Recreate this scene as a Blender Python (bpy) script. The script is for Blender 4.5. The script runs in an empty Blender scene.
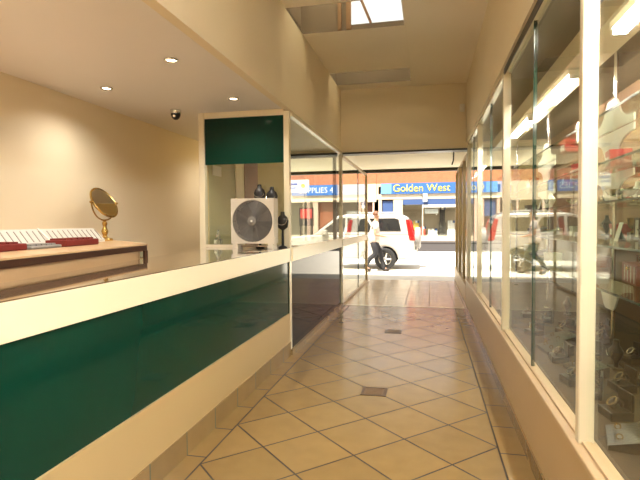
import bpy, bmesh, math, random
from mathutils import Vector, Matrix
random.seed(7)
PI = math.pi
SC = bpy.context.scene
COL = SC.collection

# ------------------------------------------------------------------ camera
F_PX, YAW, PIT, ROLL, EYE = 494.5, 0.21633, 0.03539, -0.00659, 1.5
def to_cam(v):
    X, Y, Z = v[0], -v[2], v[1]
    c, s = math.cos(YAW), math.sin(YAW)
    x, z = X*c + Z*s, Z*c - X*s
    c, s = math.cos(PIT), math.sin(PIT)
    y, z = Y*c - z*s, Y*s + z*c
    c, s = math.cos(ROLL), math.sin(ROLL)
    x, y = x*c - y*s, x*s + y*c
    return Vector((x, y, z))
B = [to_cam(e) for e in ((1, 0, 0), (0, 1, 0), (0, 0, 1))]
right = Vector([b.x for b in B]); up = -Vector([b.y for b in B]); back = -Vector([b.z for b in B])
cam_d = bpy.data.cameras.new('camera'); cam_d.sensor_width = 36; cam_d.lens = F_PX/640*36
cam_d.clip_start = 0.05; cam_d.clip_end = 300
cam = bpy.data.objects.new('camera', cam_d); COL.objects.link(cam)
M = Matrix((right, up, back)).transposed().to_4x4(); M.translation = Vector((0, 0, EYE))
cam.matrix_world = M
SC.camera = cam

# ------------------------------------------------------------------ world, sun, exposure
SC.view_settings.view_transform = 'Standard'; SC.view_settings.look = 'None'
SC.view_settings.exposure = 0.5; SC.view_settings.gamma = 1.0; SC.view_settings.use_curve_mapping = False
world = bpy.data.worlds.new('sky'); SC.world = world; world.use_nodes = True
wn = world.node_tree; wn.nodes.clear()
wo = wn.nodes.new('ShaderNodeOutputWorld'); wb = wn.nodes.new('ShaderNodeBackground'); ws = wn.nodes.new('ShaderNodeTexSky')
ws.sky_type = 'NISHITA'; ws.sun_disc = False; ws.sun_elevation = math.radians(62); ws.sun_rotation = math.radians(200)
ws.dust_density = 4.0; ws.air_density = 1.0
wb.inputs['Strength'].default_value = 0.42
wm = wn.nodes.new('ShaderNodeMix'); wm.data_type = 'RGBA'; wm.inputs[0].default_value = 0.8
wm.inputs[7].default_value = (2.3, 2.15, 1.85, 1)   # thin bright haze over the blue
wn.links.new(ws.outputs[0], wm.inputs[6]); wn.links.new(wm.outputs[2], wb.inputs[0]); wn.links.new(wb.outputs[0], wo.inputs[0])
sun_d = bpy.data.lights.new('sun', 'SUN'); sun_d.energy = 11.0; sun_d.angle = math.radians(0.6); sun_d.color = (1.0, 0.93, 0.80)
sun = bpy.data.objects.new('sun', sun_d); COL.objects.link(sun)
sun.rotation_euler = Vector((0.14, 0.38, -0.91)).to_track_quat('-Z', 'Y').to_euler()
try:
    SC.cycles.use_denoising = True
    SC.cycles.max_bounces = 14; SC.cycles.diffuse_bounces = 7; SC.cycles.glossy_bounces = 6
    SC.cycles.transparent_max_bounces = 24; SC.cycles.sample_clamp_indirect = 8.0
    SC.cycles.caustics_reflective = True
except Exception:
    pass
DOWNLIGHT_W = 34.0
TUBE_EMIT = 130.0

# ------------------------------------------------------------------ materials
MATS = {}
def mat(name, color, rough=0.5, metal=0.0, spec=0.5, bump=0.0, bscale=60, var=0.0, vscale=6, coat=0.0, emit=None, estr=0.0, trans=0.0):
    if name in MATS: return MATS[name]
    m = bpy.data.materials.new(name); m.use_nodes = True
    nt = m.node_tree; p = nt.nodes['Principled BSDF']
    p.inputs['Base Color'].default_value = (*color, 1); p.inputs['Roughness'].default_value = rough
    p.inputs['Metallic'].default_value = metal; p.inputs['Specular IOR Level'].default_value = spec
    p.inputs['Coat Weight'].default_value = coat; p.inputs['Coat Roughness'].default_value = 0.04
    p.inputs['Transmission Weight'].default_value = trans
    if emit: p.inputs['Emission Color'].default_value = (*emit, 1); p.inputs['Emission Strength'].default_value = estr
    tc = nt.nodes.new('ShaderNodeTexCoord')
    if var > 0:
        n = nt.nodes.new('ShaderNodeTexNoise'); n.inputs['Scale'].default_value = vscale; n.inputs['Detail'].default_value = 4
        nt.links.new(tc.outputs['Object'], n.inputs['Vector'])
        r = nt.nodes.new('ShaderNodeMapRange'); r.inputs[3].default_value = 1-var; r.inputs[4].default_value = 1+var
        nt.links.new(n.outputs['Fac'], r.inputs[0])
        mx = nt.nodes.new('ShaderNodeVectorMath'); mx.operation = 'SCALE'; mx.inputs[0].default_value = color
        nt.links.new(r.outputs[0], mx.inputs['Scale']); nt.links.new(mx.outputs[0], p.inputs['Base Color'])
    if bump > 0:
        n2 = nt.nodes.new('ShaderNodeTexNoise'); n2.inputs['Scale'].default_value = bscale; n2.inputs['Detail'].default_value = 3
        nt.links.new(tc.outputs['Object'], n2.inputs['Vector'])
        b = nt.nodes.new('ShaderNodeBump'); b.inputs['Strength'].default_value = bump; b.inputs['Distance'].default_value = 0.01
        nt.links.new(n2.outputs['Fac'], b.inputs['Height']); nt.links.new(b.outputs[0], p.inputs['Normal'])
    MATS[name] = m
    return m

def math_node(nt, op, a, b=None, c=None):
    n = nt.nodes.new('ShaderNodeMath'); n.operation = op
    for i, v in enumerate((a, b, c)):
        if v is None: continue
        if isinstance(v, (int, float)): n.inputs[i].default_value = v
        else: nt.links.new(v, n.inputs[i])
    return n.outputs[0]

def glass_mat(name, tint=(0.97, 0.985, 0.96), f0=0.045, rough=0.0):
    """thin pane: Schlick reflection over a clear transmission"""
    m = bpy.data.materials.new(name); m.use_nodes = True; nt = m.node_tree; nt.nodes.clear()
    out = nt.nodes.new('ShaderNodeOutputMaterial'); mix = nt.nodes.new('ShaderNodeMixShader')
    tr = nt.nodes.new('ShaderNodeBsdfTransparent'); tr.inputs[0].default_value = (*tint, 1)
    gl = nt.nodes.new('ShaderNodeBsdfGlossy'); gl.inputs['Roughness'].default_value = rough; gl.inputs[0].default_value = (0.96, 0.96, 0.93, 1)
    g = nt.nodes.new('ShaderNodeNewGeometry')
    d = nt.nodes.new('ShaderNodeVectorMath'); d.operation = 'DOT_PRODUCT'
    nt.links.new(g.outputs['Incoming'], d.inputs[0]); nt.links.new(g.outputs['Normal'], d.inputs[1])
    c = math_node(nt, 'ABSOLUTE', d.outputs['Value'])
    k = math_node(nt, 'POWER', math_node(nt, 'SUBTRACT', 1.0, c), 5.0)
    f = math_node(nt, 'MULTIPLY_ADD', k, 0.48, f0)
    nt.links.new(f, mix.inputs[0]); nt.links.new(tr.outputs[0], mix.inputs[1]); nt.links.new(gl.outputs[0], mix.inputs[2])
    nt.links.new(mix.outputs[0], out.inputs[0])
    return m

def tile_mat(name, base, grout, mode):
    """glazed floor tiles. mode 'diag' = diagonal field with straight borders, 'straight' = square courses"""
    m = bpy.data.materials.new(name); m.use_nodes = True; nt = m.node_tree; p = nt.nodes['Principled BSDF']
    tc = nt.nodes.new('ShaderNodeTexCoord'); sp = nt.nodes.new('ShaderNodeSeparateXYZ'); nt.links.new(tc.outputs['Object'], sp.inputs[0])
    X, Y, Z = sp.outputs; D = 0.6135; T = 0.4338; XR, XL, Y0 = 0.451, -1.39, 3.412
    def line(v, period, w):   # 1 on a joint
        fr = math_node(nt, 'FRACT', math_node(nt, 'DIVIDE', v, period))
        dist = math_node(nt, 'MULTIPLY', math_node(nt, 'MINIMUM', fr, math_node(nt, 'SUBTRACT', 1.0, fr)), period)
        return math_node(nt, 'LESS_THAN', dist, w/2)
    def cell(v, period): return math_node(nt, 'FLOOR', math_node(nt, 'DIVIDE', v, period))
    dx = math_node(nt, 'SUBTRACT', X, XR); dy = math_node(nt, 'SUBTRACT', Y, Y0)
    W = 0.012
    if mode == 'diag':
        u = math_node(nt, 'ADD', dx, dy); v = math_node(nt, 'SUBTRACT', dx, dy)
        field = math_node(nt, 'MULTIPLY', math_node(nt, 'GREATER_THAN', X, XL), math_node(nt, 'LESS_THAN', X, XR))
        gd = math_node(nt, 'MAXIMUM', line(u, D, W*1.41), line(v, D, W*1.41))
        gs = line(math_node(nt, 'SUBTRACT', Y, 2.89), T, W)
        inv = math_node(nt, 'SUBTRACT', 1.0, field)
        g = math_node(nt, 'MAXIMUM', math_node(nt, 'MULTIPLY', field, gd), math_node(nt, 'MULTIPLY', inv, gs))
        for e in (XL, XR):
            g = math_node(nt, 'MAXIMUM', g, math_node(nt, 'LESS_THAN', math_node(nt, 'ABSOLUTE', math_node(nt, 'SUBTRACT', X, e)), W/2))
        c1 = math_node(nt, 'ADD', math_node(nt, 'MULTIPLY', field, cell(u, D)), math_node(nt, 'MULTIPLY', inv, cell(math_node(nt, 'SUBTRACT', Y, 2.89), T)))
        c2 = math_node(nt, 'ADD', math_node(nt, 'MULTIPLY', field, cell(v, D)), math_node(nt, 'MULTIPLY', inv, 77.0))
    elif mode == 'skirt':
        g = line(math_node(nt, 'SUBTRACT', Y, 2.89), T, W); c1 = cell(math_node(nt, 'SUBTRACT', Y, 2.89), T); c2 = math_node(nt, 'MULTIPLY', c1, 3.0)
    else:
        g = math_node(nt, 'MAXIMUM', line(dx, T, W), line(dy, T, W)); c1 = cell(dx, T); c2 = cell(dy, T)
    cb = nt.nodes.new('ShaderNodeCombineXYZ'); nt.links.new(c1, cb.inputs[0]); nt.links.new(c2, cb.inputs[1])
    wn_ = nt.nodes.new('ShaderNodeTexWhiteNoise'); nt.links.new(cb.outputs[0], wn_.inputs['Vector'])
    nz = nt.nodes.new('ShaderNodeTexNoise'); nz.inputs['Scale'].default_value = 7; nz.inputs['Detail'].default_value = 5
    nt.links.new(tc.outputs['Object'], nz.inputs['Vector'])
    br = math_node(nt, 'ADD', math_node(nt, 'MULTIPLY_ADD', wn_.outputs['Value'], 0.14, 0.82), math_node(nt, 'MULTIPLY', nz.outputs['Fac'], 0.22))
    sc = nt.nodes.new('ShaderNodeVectorMath'); sc.operation = 'SCALE'; sc.inputs[0].default_value = base; nt.links.new(br, sc.inputs['Scale'])
    mx = nt.nodes.new('ShaderNodeMix'); mx.data_type = 'RGBA'; nt.links.new(g, mx.inputs[0]); nt.links.new(sc.outputs[0], mx.inputs[6])
    mx.inputs[7].default_value = (*grout, 1); nt.links.new(mx.outputs[2], p.inputs['Base Color'])
    nt.links.new(math_node(nt, 'ADD', math_node(nt, 'MULTIPLY', g, 0.5), math_node(nt, 'MULTIPLY_ADD', nz.outputs['Fac'], 0.12, 0.14)), p.inputs['Roughness'])
    b = nt.nodes.new('ShaderNodeBump'); b.inputs['Strength'].default_value = 0.35; b.inputs['Distance'].default_value = 0.004
    nz2 = nt.nodes.new('ShaderNodeTexNoise'); nz2.inputs['Scale'].default_value = 4; nt.links.new(tc.outputs['Object'], nz2.inputs['Vector'])
    nt.links.new(math_node(nt, 'SUBTRACT', math_node(nt, 'MULTIPLY', nz2.outputs['Fac'], 0.35), g), b.inputs['Height'])
    nt.links.new(b.outputs[0], p.inputs['Normal'])
    p.inputs['Specular IOR Level'].default_value = 0.55
    return m

def brick_mat(name, c1, c2, mortar, scale=1.0):
    m = bpy.data.materials.new(name); m.use_nodes = True; nt = m.node_tree; p = nt.nodes['Principled BSDF']
    tc = nt.nodes.new('ShaderNodeTexCoord'); sp = nt.nodes.new('ShaderNodeSeparateXYZ'); nt.links.new(tc.outputs['Object'], sp.inputs[0])
    cb = nt.nodes.new('ShaderNodeCombineXYZ'); nt.links.new(sp.outputs[0], cb.inputs[0]); nt.links.new(sp.outputs[2], cb.inputs[1])
    br = nt.nodes.new('ShaderNodeTexBrick'); nt.links.new(cb.outputs[0], br.inputs['Vector']); br.inputs['Scale'].default_value = 4.0*scale
    br.inputs['Color1'].default_value = (*c1, 1); br.inputs['Color2'].default_value = (*c2, 1); br.inputs['Mortar'].default_value = (*mortar, 1)
    br.inputs['Mortar Size'].default_value = 0.02
    nt.links.new(br.outputs['Color'], p.inputs['Base Color']); p.inputs['Roughness'].default_value = 0.9
    return m

WALL = mat('wall_paint_cream', (0.79, 0.70, 0.53), 0.6, bump=0.05, var=0.03, vscale=1.5)
CEIL = mat('ceiling_paint', (0.87, 0.80, 0.70), 0.55, var=0.03, vscale=1.2)
SOFF = mat('soffit_paint', (0.77, 0.75, 0.745), 0.5, var=0.02, vscale=1.5)
CREAM = mat('cream_laminate', (0.86, 0.78, 0.58), 0.28, spec=0.5)
CREAMF = mat('cream_frame_aluminium', (0.82, 0.74, 0.56), 0.25, spec=0.7, coat=0.3)
GREEN = mat('dark_green_back_painted_glass', (0.002, 0.033, 0.021), 0.06, spec=0.25, var=0.12, vscale=2)
TOPM = mat('counter_top_gloss', (0.20, 0.135, 0.075), 0.05, spec=0.9, coat=1.0)
FLOORM = tile_mat('floor_tiles', (0.26, 0.17, 0.068), (0.03, 0.018, 0.008), 'diag')
PORCHM = tile_mat('porch_tiles', (0.66, 0.52, 0.36), (0.30, 0.22, 0.14), 'straight')
SKIRTM = tile_mat('skirting_tiles', (0.27, 0.18, 0.08), (0.06, 0.07, 0.03), 'skirt')
PLINTH = mat('plinth_paint', (0.54, 0.39, 0.22), 0.4, var=0.04, vscale=3)
SILL = mat('sill_stone', (0.55, 0.40, 0.25), 0.35, var=0.06, vscale=20)
GLASS = glass_mat('shop_glass')
GLASSD = glass_mat('tinted_glass', (0.90, 0.93, 0.86), 0.06)
GEDGE = mat('glass_edge_green', (0.012, 0.045, 0.028), 0.1, spec=0.8)
BRONZE = mat('bronze_aluminium', (0.46, 0.35, 0.20), 0.3, metal=0.3)
DARKM = mat('dark_frame_metal', (0.035, 0.03, 0.022), 0.35, metal=0.3)
BLACK = mat('black_plastic', (0.012, 0.012, 0.013), 0.35)
BLACKL = mat('black_leather', (0.014, 0.012, 0.012), 0.3, bump=0.2, bscale=90)
CHROME = mat('chrome', (0.75, 0.75, 0.74), 0.12, metal=1.0)
SILVER = mat('silver_plate', (0.82, 0.80, 0.76), 0.16, metal=1.0)
BRASS = mat('brass', (0.60, 0.40, 0.13), 0.22, metal=1.0)
MIRROR = mat('mirror_glass', (0.85, 0.86, 0.84), 0.02, metal=1.0)
WHITE = mat('white_plastic', (0.80, 0.78, 0.72), 0.4)
WHITEP = mat('white_gloss_paint', (0.82, 0.80, 0.74), 0.3)
CARD = mat('white_card', (0.85, 0.83, 0.78), 0.7)
RED = mat('red_velvet', (0.15, 0.016, 0.012), 0.7, spec=0.3)
REDB = mat('red_box_card', (0.45, 0.035, 0.03), 0.4)
GREYV = mat('grey_velvet', (0.22, 0.21, 0.20), 0.7)
BROWN = mat('dark_brown_wood', (0.05, 0.018, 0.009), 0.5, spec=0.25, var=0.2, vscale=9)
TANW = mat('tan_laminate', (0.55, 0.37, 0.21), 0.25)
REDWOOD = mat('reddish_wood', (0.25, 0.07, 0.025), 0.4, var=0.15, vscale=8)
LEATH = mat('brown_leather', (0.30, 0.085, 0.035), 0.4, bump=0.1, bscale=80)
BACKB = mat('display_back_board', (0.24, 0.13, 0.065), 0.6, var=0.08, vscale=4)
DARKC = mat('dark_display_ceiling', (0.10, 0.085, 0.055), 0.5)
DECK = mat('brown_deck_cloth', (0.05, 0.03, 0.018), 0.75, bump=0.1)
POLISH = mat('dark_polished_floor', (0.03, 0.022, 0.015), 0.5, spec=0.12)
OLIVE = mat('pale_olive_panel', (0.47, 0.44, 0.26), 0.6)
YELC = mat('yellow_cream_panel', (0.72, 0.58, 0.30), 0.6)
CONC = mat('pale_concrete', (0.70, 0.66, 0.58), 0.85, var=0.06, vscale=2)
ASPH = mat('asphalt', (0.035, 0.03, 0.029), 0.9, var=0.1, vscale=3)
FANW = mat('fan_white_plastic', (0.62, 0.57, 0.48), 0.4)
FANG = mat('fan_grey_blade', (0.07, 0.065, 0.06), 0.6)
FANR = mat('fan_grille_wire', (0.20, 0.185, 0.17), 0.5)
CRYST = mat('crystal', (0.92, 0.95, 0.97), 0.02, trans=0.9)
FROST = bpy.data.materials.new('added_skylight_sheet'); FROST.use_nodes = True
_nt = FROST.node_tree; _nt.nodes.clear(); _o = _nt.nodes.new('ShaderNodeOutputMaterial'); _t = _nt.nodes.new('ShaderNodeBsdfTranslucent'); _t.inputs[0].default_value = (0.72, 0.66, 0.54, 1)
_nt.links.new(_t.outputs[0], _o.inputs[0])
WOOD = mat('raw_timber', (0.33, 0.21, 0.12), 0.7, var=0.15, vscale=8)
GREYW = mat('grey_primer_board', (0.24, 0.20, 0.155), 0.7)
BULB = mat('halogen_bulb', (1, 0.9, 0.7), 0.4, emit=(1.0, 0.80, 0.52), estr=9.0)
TUBE = mat('fluorescent_tube_glow', (1, 1, 0.95), 0.4, emit=(1.0, 0.94, 0.85), estr=TUBE_EMIT)

# ------------------------------------------------------------------ mesh helpers
def bx(bm, x0, x1, y0, y1, z0, z1, rot=None, at=None):
    vs = [bm.verts.new((x, y, z)) for z in (z0, z1) for y in (y0, y1) for x in (x0, x1)]
    for f in ((0, 2, 3, 1), (4, 5, 7, 6), (0, 1, 5, 4), (2, 6, 7, 3), (0, 4, 6, 2), (1, 3, 7, 5)):
        bm.faces.new([vs[i] for i in f])
    if rot is not None: bmesh.ops.rotate(bm, verts=vs, cent=at or (0, 0, 0), matrix=rot)
    return vs

def frame_of(d):
    d = Vector(d).normalized(); a = Vector((0, 0, 1)) if abs(d.z) < 0.9 else Vector((1, 0, 0))
    u = d.cross(a).normalized(); return u, d.cross(u).normalized(), d

def tube(bm, pts, r, n=8, closed=False):
    pts = [Vector(p) for p in pts]; rings = []; N = len(pts)
    for i, p in enumerate(pts):
        if closed: d = pts[(i+1) % N]-pts[i-1]
        else: d = pts[min(i+1, N-1)]-pts[max(i-1, 0)]
        u, v, _ = frame_of(d); rr = r[i] if isinstance(r, (list, tuple)) else r
        if rings:   # keep rings aligned
            pu = (rings[-1][0].co-pts[i-1]).normalized(); u = (pu-d.normalized()*pu.dot(d.normalized())).normalized(); v = d.normalized().cross(u)
        rings.append([bm.verts.new(p+(u*math.cos(2*PI*k/n)+v*math.sin(2*PI*k/n))*rr) for k in range(n)])
    M_ = N if closed else N-1
    for i in range(M_):
        a, b = rings[i], rings[(i+1) % N]
        for k in range(n): bm.faces.new((a[k], a[(k+1) % n], b[(k+1) % n], b[k]))
    if not closed:
        bm.faces.new(rings[0][::-1]); bm.faces.new(rings[-1])

def lathe(bm, prof, n=24, at=(0, 0, 0), axis=None):
    """prof: (radius, height) bottom to top; capped"""
    ax = Vector(axis) if axis else Vector((0, 0, 1)); u, v, d = frame_of(ax); at = Vector(at); rings = []
    for r, h in prof:
        rings.append([bm.verts.new(at+d*h+(u*math.cos(2*PI*k/n)+v*math.sin(2*PI*k/n))*max(r, 1e-4)) for k in range(n)])
    for a, b in zip(rings, rings[1:]):
        for k in range(n): bm.faces.new((a[k], a[(k+1) % n], b[(k+1) % n], b[k]))
    bm.faces.new(rings[0][::-1]); bm.faces.new(rings[-1])

def prism(bm, poly, t0, t1, axis='y'):
    """poly of 2-D points extruded along an axis: y -> (x,z), x -> (y,z), z -> (x,y)"""
    def P(a, b, t): return {'y': (a, t, b), 'x': (t, a, b), 'z': (a, b, t)}[axis]
    A = [bm.verts.new(P(a, b, t0)) for a, b in poly]; Bv = [bm.verts.new(P(a, b, t1)) for a, b in poly]; n = len(poly)
    bm.faces.new(A); bm.faces.new(Bv[::-1])
    for i in range(n): bm.faces.new((A[i], Bv[i], Bv[(i+1) % n], A[(i+1) % n]))

def obj(name, bm, m, parent=None, smooth=False, bevel=0.0):
    bmesh.ops.recalc_face_normals(bm, faces=bm.faces[:])
    me = bpy.data.meshes.new(name); bm.to_mesh(me); bm.free()
    for x in (m if isinstance(m, (list, tuple)) else [m]): me.materials.append(x)
    o = bpy.data.objects.new(name, me); COL.objects.link(o)
    if parent: o.parent = parent
    if smooth:
        for p in me.polygons: p.use_smooth = True
        md = None
        try: me.set_sharp_from_angle(angle=math.radians(40))
        except Exception: pass
    if bevel:
        md = o.modifiers.new('bevel', 'BEVEL'); md.width = bevel; md.segments = 2; md.limit_method = 'ANGLE'; md.angle_limit = math.radians(40)
    return o

def box_obj(name, dims, m, parent=None, bevel=0.0):
    bm = bmesh.new(); bx(bm, *dims); return obj(name, bm, m, parent, bevel=bevel)

def tag(o, label, cat, group=None):
    o['label'] = label; o['category'] = cat
    if group: o['group'] = group
    return o

def thing(name, label, cat, loc=(0, 0, 0), rotz=0, group=None):
    o = bpy.data.objects.new(name, None); COL.objects.link(o); o.empty_display_size = 0.1
    o.location = loc; o.rotation_euler = (0, 0, rotz); return tag(o, label, cat, group)

def struct(name, dims, m, parent=None, bevel=0.0):
    bm = bmesh.new()
    for d in (dims if isinstance(dims[0], (list, tuple)) else [dims]): bx(bm, *d)
    o = obj(name, bm, m, parent, bevel=bevel)
    if not parent: o['kind'] = 'structure'
    return o

def dup(root, loc, rotz=None, label=None, group=None):
    r = root.copy(); COL.objects.link(r); r.location = loc
    if rotz is not None: r.rotation_euler = (0, 0, rotz)
    if label: r['label'] = label
    if group: r['group'] = group
    for ch in list(root.children):
        c = ch.copy(); COL.objects.link(c); c.parent = r
        for g in list(ch.children):
            d = g.copy(); COL.objects.link(d); d.parent = c
    return r

def text_mesh(name, s, size, m, parent, loc, rot=(PI/2, 0, 0), ext=0.01, sx=1.0):
    cu = bpy.data.curves.new(name, 'FONT'); cu.body = s; cu.size = size; cu.extrude = ext; cu.align_x = 'CENTER'; cu.align_y = 'CENTER'
    t = bpy.data.objects.new('tmp', cu); COL.objects.link(t)
    dg = bpy.context.evaluated_depsgraph_get(); dg.update()
    me = bpy.data.meshes.new_from_object(t.evaluated_get(dg)); bpy.data.objects.remove(t)
    me.materials.clear(); me.materials.append(m)
    o = bpy.data.objects.new(name, me); COL.objects.link(o); o.parent = parent
    o.location = loc; o.rotation_euler = rot; o.scale = (sx, 1, 1)
    return o

# ------------------------------------------------------------------ dimensions
LX, RX = -1.53, 0.62            # left shop-front plane, right plinth plane
GX = 0.67                       # right glass plane
END = 8.75                      # street end of the arcade
PORCH = 12.4                    # front edge of the side screens
SOFZ, CEILZ, GTOP = 2.78, 3.84, 2.75
WX = -3.5                       # far left wall
CTZ = 1.22                      # counter top
BACKY = -3.0

# ------------------------------------------------------------------ floor / ground
struct('floor', (WX-0.2, 2.2, BACKY-0.2, END+0.1, -0.12, 0.0), FLOORM)
struct('floor_porch', (WX-0.2, 2.2, END+0.1, 12.9, -0.12, -0.002), PORCHM)
struct('trim_1', (LX, RX, END+0.07, END+0.13, -0.001, 0.004), CREAMF)
struct('pavement', (-40, 40, 12.9, 25.5, -0.15, -0.004), CONC)
struct('road', (-40, 40, 25.5, 35.0, -0.16, -0.03), ASPH)
struct('far_pavement', (-40, 40, 35.0, 46.0, -0.15, 0.06), mat('far_paving', (0.05, 0.041, 0.038), 0.85))

# ------------------------------------------------------------------ room shell
struct('wall_left', (WX-0.15, WX, BACKY, END, 0, CEILZ), WALL)
struct('wall_back', (WX-0.15, 2.2, BACKY-0.15, BACKY, 0, CEILZ), WALL)
struct('ceiling_soffit', (WX, LX-0.081, BACKY, END, SOFZ, SOFZ+0.06), SOFF)
struct('wall_left_upper', (LX-0.08, LX, BACKY, END, SOFZ, CEILZ), WALL)
struct('wall_right_upper', (RX, RX+0.10, BACKY, END, 2.83, CEILZ), WALL)
struct('wall_end', (LX-0.08, RX+0.1, END, END+0.2, 2.74, CEILZ), WALL)
# facade wall on both sides of the opening
struct('wall_front', [(WX-0.15, -2.55, END, END+0.2, 0, 4.0), (2.0, 8.0, END, END+0.2, 0, 4.6), (-9.0, WX-0.15, END, END+0.2, 0, 4.6), (WX-0.15, 8.0, END, END+0.2, CEILZ+0.05, 4.6), (RX+0.1, 2.0, END, END+0.2, 2.84, CEILZ+0.05), (-2.55, LX-0.08, END, END+0.2, 2.74, CEILZ+0.05)], WALL)
# ceiling with two skylight openings and one added out of view for light
W0_ADDED = (2.85, 3.60); W1 = (5.28, 6.05); W2 = (7.72, 8.42); SXL, SXR = LX, -0.28
ce = []
ce.append((SXR, RX+0.1, BACKY, END, CEILZ, CEILZ+0.05))
ce.append((LX-0.08, SXR, BACKY, W0_ADDED[0], CEILZ, CEILZ+0.05)); ce.append((LX-0.08, SXR, W0_ADDED[1], W1[0], CEILZ, CEILZ+0.05)); ce.append((LX-0.08, SXL-0.02, W0_ADDED[0], W0_ADDED[1], CEILZ, CEILZ+0.05)); ce.append((LX-0.08, SXR, W1[1], W2[0], CEILZ, CEILZ+0.05)); ce.append((LX-0.08, SXR, W2[1], END, CEILZ, CEILZ+0.05))
ce.append((LX-0.08, SXL-0.02, W1[0], W1[1], CEILZ, CEILZ+0.05)); ce.append((LX-0.08, SXL-0.02, W2[0], W2[1], CEILZ, CEILZ+0.05))
struct('ceiling', ce, CEIL)
struct('roof', [(WX-0.15, LX-0.08, BACKY-0.15, END, CEILZ, CEILZ+0.05), (RX+0.1, 2.2, BACKY-0.15, END, CEILZ, CEILZ+0.05)], WALL)
struct('trim_2', (SXR-0.006, SXR+0.006, BACKY, END, CEILZ-0.006, CEILZ-0.0005), CEIL)

def skylight(y0, y1, n, glazed):
    x0, x1, z0, zt = SXL-0.02, SXR-0.005, CEILZ+0.001, CEILZ+0.62; y0 += 0.005; y1 -= 0.005
    w = struct('window_%d' % n, [(x0-0.04, x0, y0-0.04, y1+0.04, z0, zt), (x1, x1+0.04, y0-0.04, y1+0.04, z0, zt), (x0, x1, y0-0.04, y0, z0, zt)], GREYW)
    box_obj('added_light_top', (x0-0.04, x1+0.04, y0-0.04, y1+0.04, zt+0.001, zt+0.015), FROST, w)  # unseen translucent top, added to pour more daylight into the passage
    if not glazed:
        struct('well_board', (x0, x1, y1, y1+0.04, z0, zt), GREYW, w); return w
    xm = x0+0.60
    bm = bmesh.new(); bx(bm, x0, xm, y1, y1+0.04, z0, zt); bx(bm, xm, x1, y1, y1+0.04, z0, z0+0.06); bx(bm, xm, x1, y1, y1+0.04, zt-0.06, zt)
    obj('well_board', bm, GREYW, w)
    obj_ = box_obj('pane', (xm, x1, y1+0.012, y1+0.022, z0+0.06, zt-0.06), GLASS, w)
    bm = bmesh.new(); bx(bm, xm-0.025, xm+0.03, y1-0.05, y1-0.005, z0, zt); obj('brace', bm, WOOD, w)
    bm = bmesh.new(); bx(bm, xm-0.13, xm-0.09, y1-0.05, y1-0.005, z0, zt); obj('brace', bm, WOOD, w)
    bm = bmesh.new(); tube(bm, [(xm+0.05, y1-0.03, zt-0.03), (xm+0.27, y1-0.03, z0+0.05)], 0.018, 6); obj('brace', bm, WOOD, w)
    return w
skylight(*W1, 1, True); skylight(*W2, 2, False); skylight(*W0_ADDED, 9, False)  # last well is unseen, added for more light from above

# right-hand display window shell
struct('wall_right', (RX, RX+0.14, BACKY, END+0.0, 0.0, 0.50), PLINTH)
struct('baseboard_right', (RX-0.012, RX, BACKY, PORCH, 0.0, 0.10), SKIRTM)
struct('trim_3', (RX-0.008, GX+0.05, BACKY, END, 0.50, 0.53), SILL, bevel=0.006)
struct('wall_display_back', (1.95, 2.05, BACKY, END, 0.0, 2.95), BACKB)
struct('ceiling_display', (RX+0.1, 1.95, BACKY, END, 2.84, 2.90), DARKC)
struct('floor_display', (GX+0.05, 1.95, BACKY, END, 0.48, 0.53), DECK)

def shop_front(name, x, ys, z0, z1, mull, joints, label_dummy=None, mw=0.05, mmat=CREAMF, top=True, th=0.01):
    """a glazed wall along the passage: structure > mullions, glazing joints, panes, head rail"""
    bm = bmesh.new(); bx(bm, x-0.02, x+0.03, ys[0], ys[1], z1, z1+0.05)
    w = obj(name, bm, mmat); w['kind'] = 'structure'
    cuts = sorted(set([ys[0], ys[1]]+list(mull)+list(joints)))
    for a, b in zip(cuts, cuts[1:]):
        if b-a > 0.1: box_obj('pane', (x-th/2, x+th/2, a+0.004, b-0.004, z0, z1), GLASS, w)
    for y in mull: box_obj('mullion', (x-0.035, x+0.03, y-mw/2, y+mw/2, z0, z1), mmat, w, bevel=0.006)
    for y in joints: box_obj('glazing_joint', (x-0.008, x+0.012, y-0.008, y+0.008, z0, z1), GEDGE, w)
    return w
RWIN = shop_front('window_3', GX, (BACKY, END), 0.53, 2.79, (-0.2, 2.33, 4.62, 6.95, END-0.04), (1.1, 3.46, 5.75, 7.9))
struct('bottom_channel', (GX-0.02, GX+0.02, BACKY, END, 0.53, 0.545), SILL, RWIN)
struct('dark_channel', (GX-0.03, GX-0.022, BACKY, 4.62, 2.775, 2.83), DARKM, RWIN)  # dark metal strip along the head of the near panes
PANE_END = box_obj('pane', (GX+0.01, 1.95, END-0.012, END-0.002, 0.53, 2.79), GLASS, RWIN)

# left shop-front between the counter and the street
DGLASS = mat('black_green_back_painted_glass', (0.012, 0.012, 0.007), 0.03, spec=0.07)
LWIN = shop_front('window_4', LX, (5.43, END), CTZ, GTOP-0.05, (END-0.03,), (), mw=0.05)
box_obj('corner_mullion', (LX-0.06, LX+0.004, 5.36, 5.43, 0.06, GTOP), CREAMF, LWIN, bevel=0.004)
box_obj('dark_glass_panel', (LX-0.02, LX, 5.435, END-0.058, 0.062, 1.058), DGLASS, LWIN)
box_obj('lower_mullion', (LX-0.035, LX+0.03, END-0.055, END-0.005, 0.06, CTZ-0.001), CREAMF, LWIN)
box_obj('cream_rail', (LX-0.02, LX+0.022, 5.43, END-0.06, 1.06, CTZ-0.005), CREAM, LWIN, bevel=0.004)
box_obj('bottom_channel', (LX-0.03, LX+0.03, 5.36, END, 0.0, 0.06), SKIRTM, LWIN)
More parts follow.
